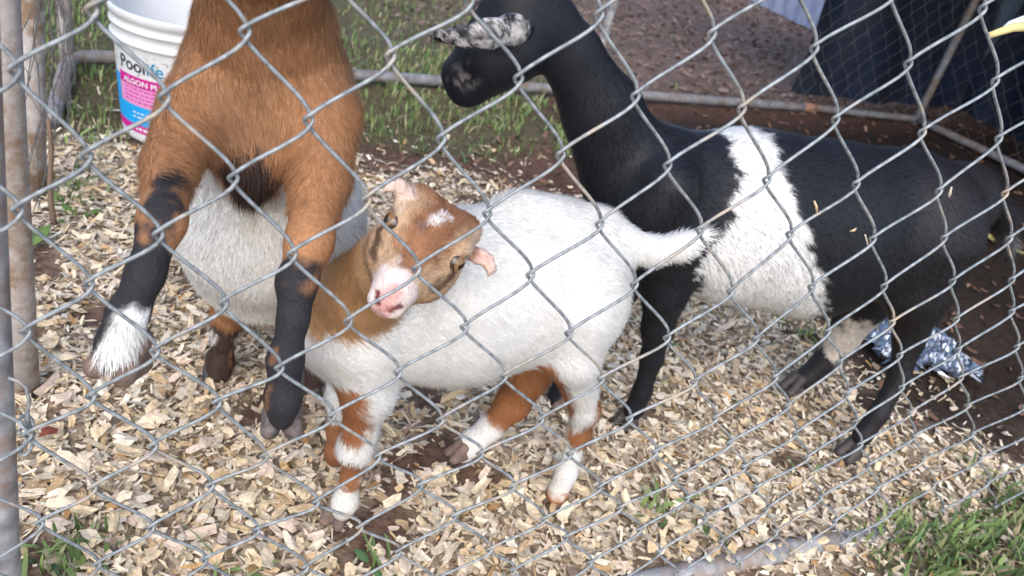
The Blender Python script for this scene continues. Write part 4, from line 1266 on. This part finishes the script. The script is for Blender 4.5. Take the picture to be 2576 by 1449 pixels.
def leafy(name, base, specs, label, cat, mat, cl, thick=0.0012):
    """plant of broad leaves, each leaf a part"""
    root = empty(name, base, label, cat)
    for (az, el, L, W) in specs:
        d_ = np.array([math.cos(az) * math.cos(el), math.sin(az) * math.cos(el), math.sin(el)])
        s_ = np.array([-math.sin(az), math.cos(az), 0]); n_ = np.cross(d_, s_)
        V, F = [], []
        for k in range(7):
            t = k / 6
            w = W * math.sin(math.pi * (0.06 + 0.92 * t)) * (1 - .3 * t)
            c = np.asarray(base) + d_ * L * (0.2 + 0.8 * t) - ZD * 0.25 * L * t * t
            for g in (-1, 0, 1):
                V.append(c + s_ * g * w / 2 + n_ * abs(g) * -w * 0.12)
        for k in range(6):
            for g in range(2):
                F.append((k * 3 + g, (k + 1) * 3 + g, (k + 1) * 3 + g + 1, k * 3 + g + 1))
        nV = len(V)
        V2 = V + [v + n_ * thick for v in V]
        F2 = F + [tuple(i + nV for i in f[::-1]) for f in F]
        m = MB(); m.add(V2, F2, np.array(cl) * random.uniform(.8, 1.2))
        m.build('leaf', mat, root)
    st = [np.asarray(base) + np.array([0.002 * math.sin(k), 0.0, -0.01 + 0.012 * k]) for k in range(4)]
    mm = MB(); mm.tube(st, 0.0018, 6, c=(0.12, 0.16, 0.05)); mm.build('stem', M_grass, root)
    return root
leafy('weed', at_z(62, 640), [(1.9, 1.25, 0.11, 0.035), (2.6, .9, .08, .03), (0.9, .8, .07, .026)], 'broad leaved green weed growing beside the rusty left posts', 'weed', M_grass, (0.09, 0.15, 0.04))
leafy('weed', at_z(190, 555), [(0.4, .6, .05, .018), (2.2, .5, .05, .018), (4.0, .4, .04, .016)], 'small green seedling on bare soil by the second left post', 'weed', M_grass, (0.10, 0.17, 0.04))
leafy('weed', at_z(1650, 1310), [(2.6, .5, .022, .010), (5.4, .4, .02, .009)], 'tiny green seedling in the shavings near the lower right', 'weed', M_grass, (0.08, 0.16, 0.06))
leafy('weed', at_z(935, 1425), [(2.4, .6, .03, .012), (5.0, .4, .026, .011)], 'tiny broad leaved seedling at the bottom edge below the kid', 'weed', M_grass, (0.08, 0.16, 0.06))
# stick leaning by the post
s0, s1 = at_z(136, 580), at_y(120, 300, 0.80)
MB().tube(line(s0, s1, 8, 0.004), np.linspace(0.0050, 0.0030, 8), 7, c=(0.17, 0.12, 0.085)).build('stick', M_leaf)
prop(bpy.data.objects['stick'], 'thin tan stick standing upright beside the left posts', 'stick')

# dry leaves outside the back rail and on the dark soil
rg = np.random.default_rng(23)
def litter(p):
    x, y = p[:, 0], p[:, 1]
    out = sst(0.0, 0.2, y - back_rail_y(x)) * sst(0.3, 1.2, x + 0.2 * (y - 2)) * 0.9
    mulch = sst(0.95, 1.15, y) * sst(1.7, 1.4, y) * sst(0.0, 0.2, x) * 0.5
    dark = sst(0.75, 0.95, x) * sst(0.2, 0.35, y) * 0.32
    return np.maximum.reduce([out, mulch, dark])
P = scatter(16000, -0.2, 4.6, 0.2, 5.4, litter, rg)
n = len(P); P[:, 2] = ground_z(P) * sst(6, 3.5, np.abs(P[:, 0] - 1)) + 0.003 + 0.008 * rg.random(n)
LC = np.array([[0.20, 0.14, 0.115], [0.17, 0.115, 0.095], [0.25, 0.18, 0.15], [0.14, 0.10, 0.085], [0.29, 0.22, 0.185]])
cc = LC[rg.choice(5, n, p=[.3, .25, .2, .15, .1])] * rg.uniform(.7, 1.15, n)[:, None]
inn = (P[:, 1] < back_rail_y(P[:, 0]))
L = rg.uniform(0.015, 0.042, n) * np.where(inn, 0.7, 1); W_ = L * rg.uniform(.3, .6, n)
cc[inn] *= np.array([0.75, 0.6, 0.5])
VV = chip_shapes(P, L, W_, rg.normal(0, .4, n), rg.normal(0, .3, n), rg.uniform(0, 6.28, n), cc, rg, rg.normal(0, .6, n))
FF = (CF[None] + (np.arange(n) * 12)[:, None, None]).reshape(-1, 4)
prop(obj('leaf_litter', VV.reshape(-1, 3), FF, M_leaf, cols=np.repeat(cc, 12, 0)), 'brown dry leaf litter on the ground behind the pen', 'dry leaves', None, 'stuff')

# ------------------------------------------------------------------ bucket
bc = at_z(452, 330)
h_b, r0_, r1_ = 0.262, 0.110, 0.128
bucket = empty('bucket', bc, 'white plastic bucket with pink and blue printed label standing on grass', 'bucket')
M_plastic = mat_noise('white_plastic', (0.66, 0.67, 0.68), (0.56, 0.56, 0.56), 14, 0.45, 0.1, 60, 0, 0.45, 0.3, 0.7)
def lathe(prof, n=64, c=bc):
    V, F = [], []
    for (r, z) in prof:
        for k in range(n):
            a = 2 * math.pi * k / n
            V.append((c[0] + r * math.cos(a), c[1] + r * math.sin(a), c[2] + z))
    for i in range(len(prof) - 1):
        for k in range(n):
            F.append((i * n + k, i * n + (k + 1) % n, (i + 1) * n + (k + 1) % n, (i + 1) * n + k))
    return V, F
def rad(t): return r0_ + (r1_ - r0_) * t
prof = [(0.0, 0.002), (r0_ - .006, 0.0), (r0_, 0.005)] + [(rad(t), h_b * t) for t in np.linspace(0.04, 0.75, 8)] + [(rad(.755), h_b * .755), (rad(.76) + .007, h_b * .765), (rad(.78) + .007, h_b * .785), (rad(.79) + .002, h_b * .79), (rad(.86) + .002, h_b * .86), (rad(.865) + .006, h_b * .868), (rad(.88) + .006, h_b * .882), (rad(.885) + .002, h_b * .89), (rad(.93) + .001, h_b * .93), (rad(.94) + .005, h_b * .94), (r1_ + .006, h_b * .985), (r1_ + .004, h_b), (r1_ - .002, h_b), (r1_ - .003, h_b * .97), (r0_ - .003, 0.006), (0.0, 0.006)]
V, F = lathe(prof)
shell = obj('shell', V, F, M_plastic, bucket)
az0 = math.atan2(CAM[1] - bc[1], CAM[0] - bc[0])      # direction of the label's middle is a little to the left of this
def shell_patch(a0, a1, t0, t1, off, mat, name, par, n=28, shear=0.0):
    V, F = [], []
    for i in range(n + 1):
        a = a0 + (a1 - a0) * i / n
        for t in (t0, t1):
            r = rad(t) + off
            V.append((bc[0] + r * math.cos(a), bc[1] + r * math.sin(a), bc[2] + h_b * t))
    for i in range(n): F.append((2 * i, 2 * i + 2, 2 * i + 3, 2 * i + 1))
    return obj(name, V, F, mat, par)
def flat(name, c, rough=0.5):
    return mat_noise(name, tuple(np.array(c) * 0.93), c, 30, rough, 0, 60, 0, 0.4)
M_mag, M_pinkp, M_blue, M_navy, M_cyan, M_paper = flat('magenta_print', (0.55, 0.01, 0.25)), flat('pink_print', (0.68, 0.27, 0.52)), flat('blue_print', (0.01, 0.33, 0.72)), flat('navy_ink', (0.012, 0.02, 0.05)), flat('cyan_ink', (0.01, 0.25, 0.42)), flat('white_print', (0.72, 0.72, 0.74))
A = lambda deg: az0 + math.radians(deg)
band_b = shell_patch(A(-100), A(95), 0.152, 0.305, 0.0006, M_blue, 'label_band', bucket)
shell_patch(A(-100), A(-67), 0.307, 0.50, 0.0006, M_blue, 'label_band', bucket, 8)
band_m = shell_patch(A(-100), A(95), 0.085, 0.150, 0.0006, M_mag, 'label_band', bucket)
band_p = shell_patch(A(-66), A(5), 0.307, 0.453, 0.0006, M_pinkp, 'label_band', bucket)
band_t = shell_patch(A(-66), A(10), 0.455, 0.535, 0.0006, M_mag, 'label_band', bucket)
def wrap_text(txt, a0, t0, size, mat, off, extra=1.0, par=None):
    cu = bpy.data.curves.new('lettering', 'FONT'); cu.body = txt; cu.size = size; cu.offset = 0.0004
    to = bpy.data.objects.new('tmp_text', cu); col.objects.link(to)
    dg = bpy.context.evaluated_depsgraph_get()
    me = to.evaluated_get(dg).to_mesh()
    V = np.array([v.co[:] for v in me.vertices]); F = [tuple(p.vertices) for p in me.polygons]
    to.to_mesh_clear() if hasattr(to, 'to_mesh_clear') else None
    bpy.data.objects.remove(to)
    z = h_b * t0 + V[:, 1]
    r = rad(t0) + (r1_ - r0_) * V[:, 1] / h_b + off
    a = a0 + V[:, 0] * extra / rad(t0)
    return obj('lettering', np.stack([bc[0] + r * np.cos(a), bc[1] + r * np.sin(a), bc[2] + z], 1), F, mat, par or shell, smooth=False), V[:, 0].max() * extra / rad(t0)
t_, wa = wrap_text('Pool', A(-62), 0.575, 0.036, M_navy, 0.0010, 1.0)
wrap_text('ife', A(-62) + wa + 0.02, 0.575, 0.036, M_cyan, 0.0010, 1.0)
wrap_text('ALGON PLUS', A(-58), 0.473, 0.0150, M_paper, 0.0014, 1.15, band_t)
def print_lines(par, mat, a_start, t_top, rows, dt, hgt, span, off):
    # small print too fine to read: broken strokes
    for r_ in range(rows):
        a_ = a_start
        while a_ < a_start + span:
            w_ = random.uniform(2.0, 6.0)
            shell_patch(A(a_), A(a_ + w_), t_top - r_ * dt - hgt, t_top - r_ * dt, off, mat, 'lettering', par, 2)
            a_ += w_ + random.uniform(1.0, 2.0)
print_lines(band_p, M_mag, -58, 0.44, 4, 0.032, 0.010, 48, 0.0010)
print_lines(band_b, M_paper, -48, 0.255, 2, 0.035, 0.010, 26, 0.0010)
print_lines(band_m, M_paper, -45, 0.130, 1, 0.03, 0.022, 34, 0.0010)
# wire handle hanging at the left
aa = np.linspace(0, math.pi, 26)
lx = np.array([-math.sin(az0), math.cos(az0), 0]); ox = np.array([math.cos(az0), math.sin(az0), 0])
hp = [np.asarray(bc) + lx * (r1_ + 0.008) * math.cos(t) + ox * -(0.131 * math.sin(t)) + ZD * (h_b * 0.9 + 0.03 * math.sin(t)) for t in aa]
MB().tube(hp, 0.0018, 6).build('handle', M_wire2, bucket)
# dirt smudges and splashes stay in the plastic's own wear: small specks
mbs = MB()
for k in range(40):
    a_, t_ = A(rg.uniform(-80, 20)), rg.uniform(0.55, 0.74)
    s_ = rg.uniform(.0006, .0022); r_ = rad(t_) + .0009
    q4 = []
    for m_ in range(6):
        b_ = 2 * math.pi * m_ / 6
        aa_ = a_ + s_ * math.cos(b_) * rg.uniform(.6, 1.4) / r_; zz = t_ + s_ * math.sin(b_) * rg.uniform(.6, 1.4) / h_b
        q4.append((bc[0] + r_ * math.cos(aa_), bc[1] + r_ * math.sin(aa_), bc[2] + h_b * zz))
    mbs.add(q4, [tuple(range(6))])
mbs.build('mud_speck', mat_noise('mud', (0.16, 0.11, 0.08), (0.24, 0.18, 0.14), 50, 0.9), bucket)['kind'] = 'stuff'

# ------------------------------------------------------------------ crumpled foil
fc = at_z(2285, 888)
nu, nv_ = 46, 30
U, Vv = np.meshgrid(np.linspace(-1, 1, nu), np.linspace(-1, 1, nv_), indexing='ij')
U, Vv = U.ravel(), Vv.ravel()
ft = ((math.cos(0.5), math.sin(0.5)), (-math.sin(0.5), math.cos(0.5)))
X = fc[0] + 0.098 * U * 1.0 + 0.02 * Vv; Y = fc[1] + 0.085 * Vv - 0.03 * U
Pq = np.stack([X, Y, 0 * X], 1)
rd_ = np.abs(fnoise(Pq, 45, 50) - .5) * 2 + np.abs(fnoise(Pq, 100, 52) - .5)
Z = 0.012 + 0.030 * (1 - Vv ** 2) * (1 - U ** 2) + 0.022 * rd_ + 0.012 * rg.random(len(X))
edge = np.maximum(np.abs(U), np.abs(Vv)) > 0.97
X = X + np.where(edge, rg.normal(0, .012, len(X)), 0); Y = Y + np.where(edge, rg.normal(0, .012, len(X)), 0)
FF = [(i * nv_ + j, (i + 1) * nv_ + j, (i + 1) * nv_ + j + 1, i * nv_ + j + 1) for i in range(nu - 1) for j in range(nv_ - 1)]
m, nt, b_ = nodes('foil')
b_.inputs['Base Color'].default_value = (0.24, 0.265, 0.31, 1); b_.inputs['Metallic'].default_value = 0.95; b_.inputs['Roughness'].default_value = 0.3
prop(obj('foil_sheet', np.stack([X, Y, Z], 1), FF, m, smooth=False), 'crumpled silver foil lying on dark soil behind the black goat legs', 'foil')

# ------------------------------------------------------------------ straw caught in the fence, loose bits
def straw(name, pts, r, c, label, cat, mat=None):
    m_ = MB(); m_.tube(np.array(pts), r, 7, c=c)
    return prop(m_.build(name, mat or M_leaf), label, cat)
yl = lambda x, y, Y: at_y(x, y, Y)
straw('straw', [yl(2486, 90, .13), yl(2515, 80, .13), yl(2545, 70, .132), yl(2600, 66, .135)], [0.0030, 0.0036, 0.0042, 0.0045], (0.62, 0.52, 0.24), 'thick yellow straw stem caught in the fence at top right', 'straw')
straw('plastic_strip', [yl(2520, 72, .137), yl(2540, 58, .138), yl(2575, 48, .139), yl(2620, 40, .14)], [0.0008, 0.0022, 0.0035, 0.004], (0.62, 0.64, 0.68), 'pale strip above the yellow straw at top right', 'strip')
for (x, y, dx, dy, lab) in ((2048, 505, 8, 35, 'curved dry straw bit on the black goat flank behind the belt'), (2138, 582, 16, -8, 'short dry straw bit low on the black goat flank')):
    Yb = 0.225
    straw('straw_bit', [yl(x, y, Yb), yl(x + dx * .7, y + dy * .4, Yb - .002), yl(x + dx, y + dy, Yb)], [0.0010, 0.0016, 0.0008], (0.58, 0.46, 0.27), lab, 'straw')
straw('straw_bit', [yl(2176, 590, .075), yl(2182, 612, .074), yl(2186, 626, .074)], [0.0008, 0.0007, 0.0005], (0.5, 0.4, 0.3), 'thin straw wisp hanging from the fence wire at right', 'straw')
straw('straw_bit', [yl(2394, 470, .11), yl(2389, 488, .109), yl(2387, 497, .109)], [0.0008, 0.0016, 0.0008], (0.5, 0.42, 0.36), 'tiny dry husk stuck on the fence knot at right', 'husk')
leafy('dry_leaf', at_z(2530, 625), [(1.0, .7, .12, .07), (2.4, .5, .10, .06), (4.6, .5, .08, .05)], 'yellowed leaf clump on the ground behind the black goat tail', 'leaf', M_leaf, (0.36, 0.30, 0.11))

# ------------------------------------------------------------------ tarps at the back right
M_tarp = mat_noise('navy_tarp', (0.010, 0.018, 0.046), (0.016, 0.020, 0.030), 3, 0.55, 0.4, 14, 0, 0.35, dist=0.02)
M_tarp_pale = mat_noise('pale_tarp', (0.30, 0.33, 0.45), (0.25, 0.28, 0.40), 5, 0.6, 0.3, 14, 0, 0.3, dist=0.02)
M_heap = mat_noise('dark_heap', (0.035, 0.028, 0.024), (0.075, 0.062, 0.052), 7, 0.9, 0.8, 22, 0, 0.15, dist=0.03)
def drape(name, quad, nu, nv_, amp, fold, mat, label, cat, thick=0.004, seed=1):
    """hanging or lying sheet between four corners a-b (bottom) d-c (top), with folds and thickness"""
    a, b_, c, d_ = [np.asarray(q_, float) for q_ in quad]
    V = []
    nrm = np.cross(b_ - a, d_ - a); nrm /= np.linalg.norm(nrm)
    S_, T_ = np.meshgrid(np.linspace(0, 1, nu), np.linspace(0, 1, nv_), indexing='ij')
    S_, T_ = S_.ravel()[:, None], T_.ravel()[:, None]
    P = (a * (1 - S_) + b_ * S_) * (1 - T_) + (d_ * (1 - S_) + c * S_) * T_
    w = (fnoise(P * np.array([1, 1, .4]), fold, seed) - .5)[:, None] * amp * 2 + amp * 0.3 * np.sin(S_ * 40 + 3 * np.sin(T_ * 4))
    P1 = P + nrm * w; P1[:, 2] = np.maximum(P1[:, 2], 0.0)
    P2 = P1 - nrm * thick
    F = [(i * nv_ + j, (i + 1) * nv_ + j, (i + 1) * nv_ + j + 1, i * nv_ + j + 1) for i in range(nu - 1) for j in range(nv_ - 1)]
    nV = len(P1)
    F = F + [tuple(k + nV for k in f[::-1]) for f in F]
    return prop(obj(name, np.concatenate([P1, P2]), F, mat), label, cat)
gl = at_z(2002, 238); gl[2] = 0
drape('tarp', [gl, gl + (2.6, 0.55, 0), gl + (2.6, 0.7, 1.5), gl + (0.02, 0.12, 1.5)], 60, 40, 0.06, 2.2, M_tarp, 'dark navy tarp wall hanging behind the back right corner', 'tarp', seed=3)
drape('tarp', [(3.35, 2.7, 0.0), (3.15, 0.2, 0.0), (3.3, 0.2, 1.5), (3.5, 2.7, 1.5)], 60, 40, 0.06, 2.2, M_tarp, 'dark navy tarp wall along the right side of the pen', 'tarp', seed=4)
drape('tarp', [(1.35, -0.1, 1.52), (4.6, -0.1, 1.50), (4.6, 3.1, 1.47), (1.62, 3.1, 1.47)], 40, 40, 0.03, 1.5, M_tarp, 'unseen dark tarp roof added to shade the right end of the pen', 'tarp', seed=5)  # roof out of view, added to darken the ground below it
w1 = at_z(2075, 95); w0 = at_z(1885, -2); w1[2] = w0[2] = 0
print('pale tarp', w0, w1, 'navy', gl)
drape('tarp', [w0, w1, w1 + (0.05, 0.05, 1.5), w0 + (0.0, 0.1, 1.5)], 60, 40, 0.03, 2.5, M_tarp_pale, 'pale bluish tarp hanging left of the navy tarp', 'tarp', seed=6)
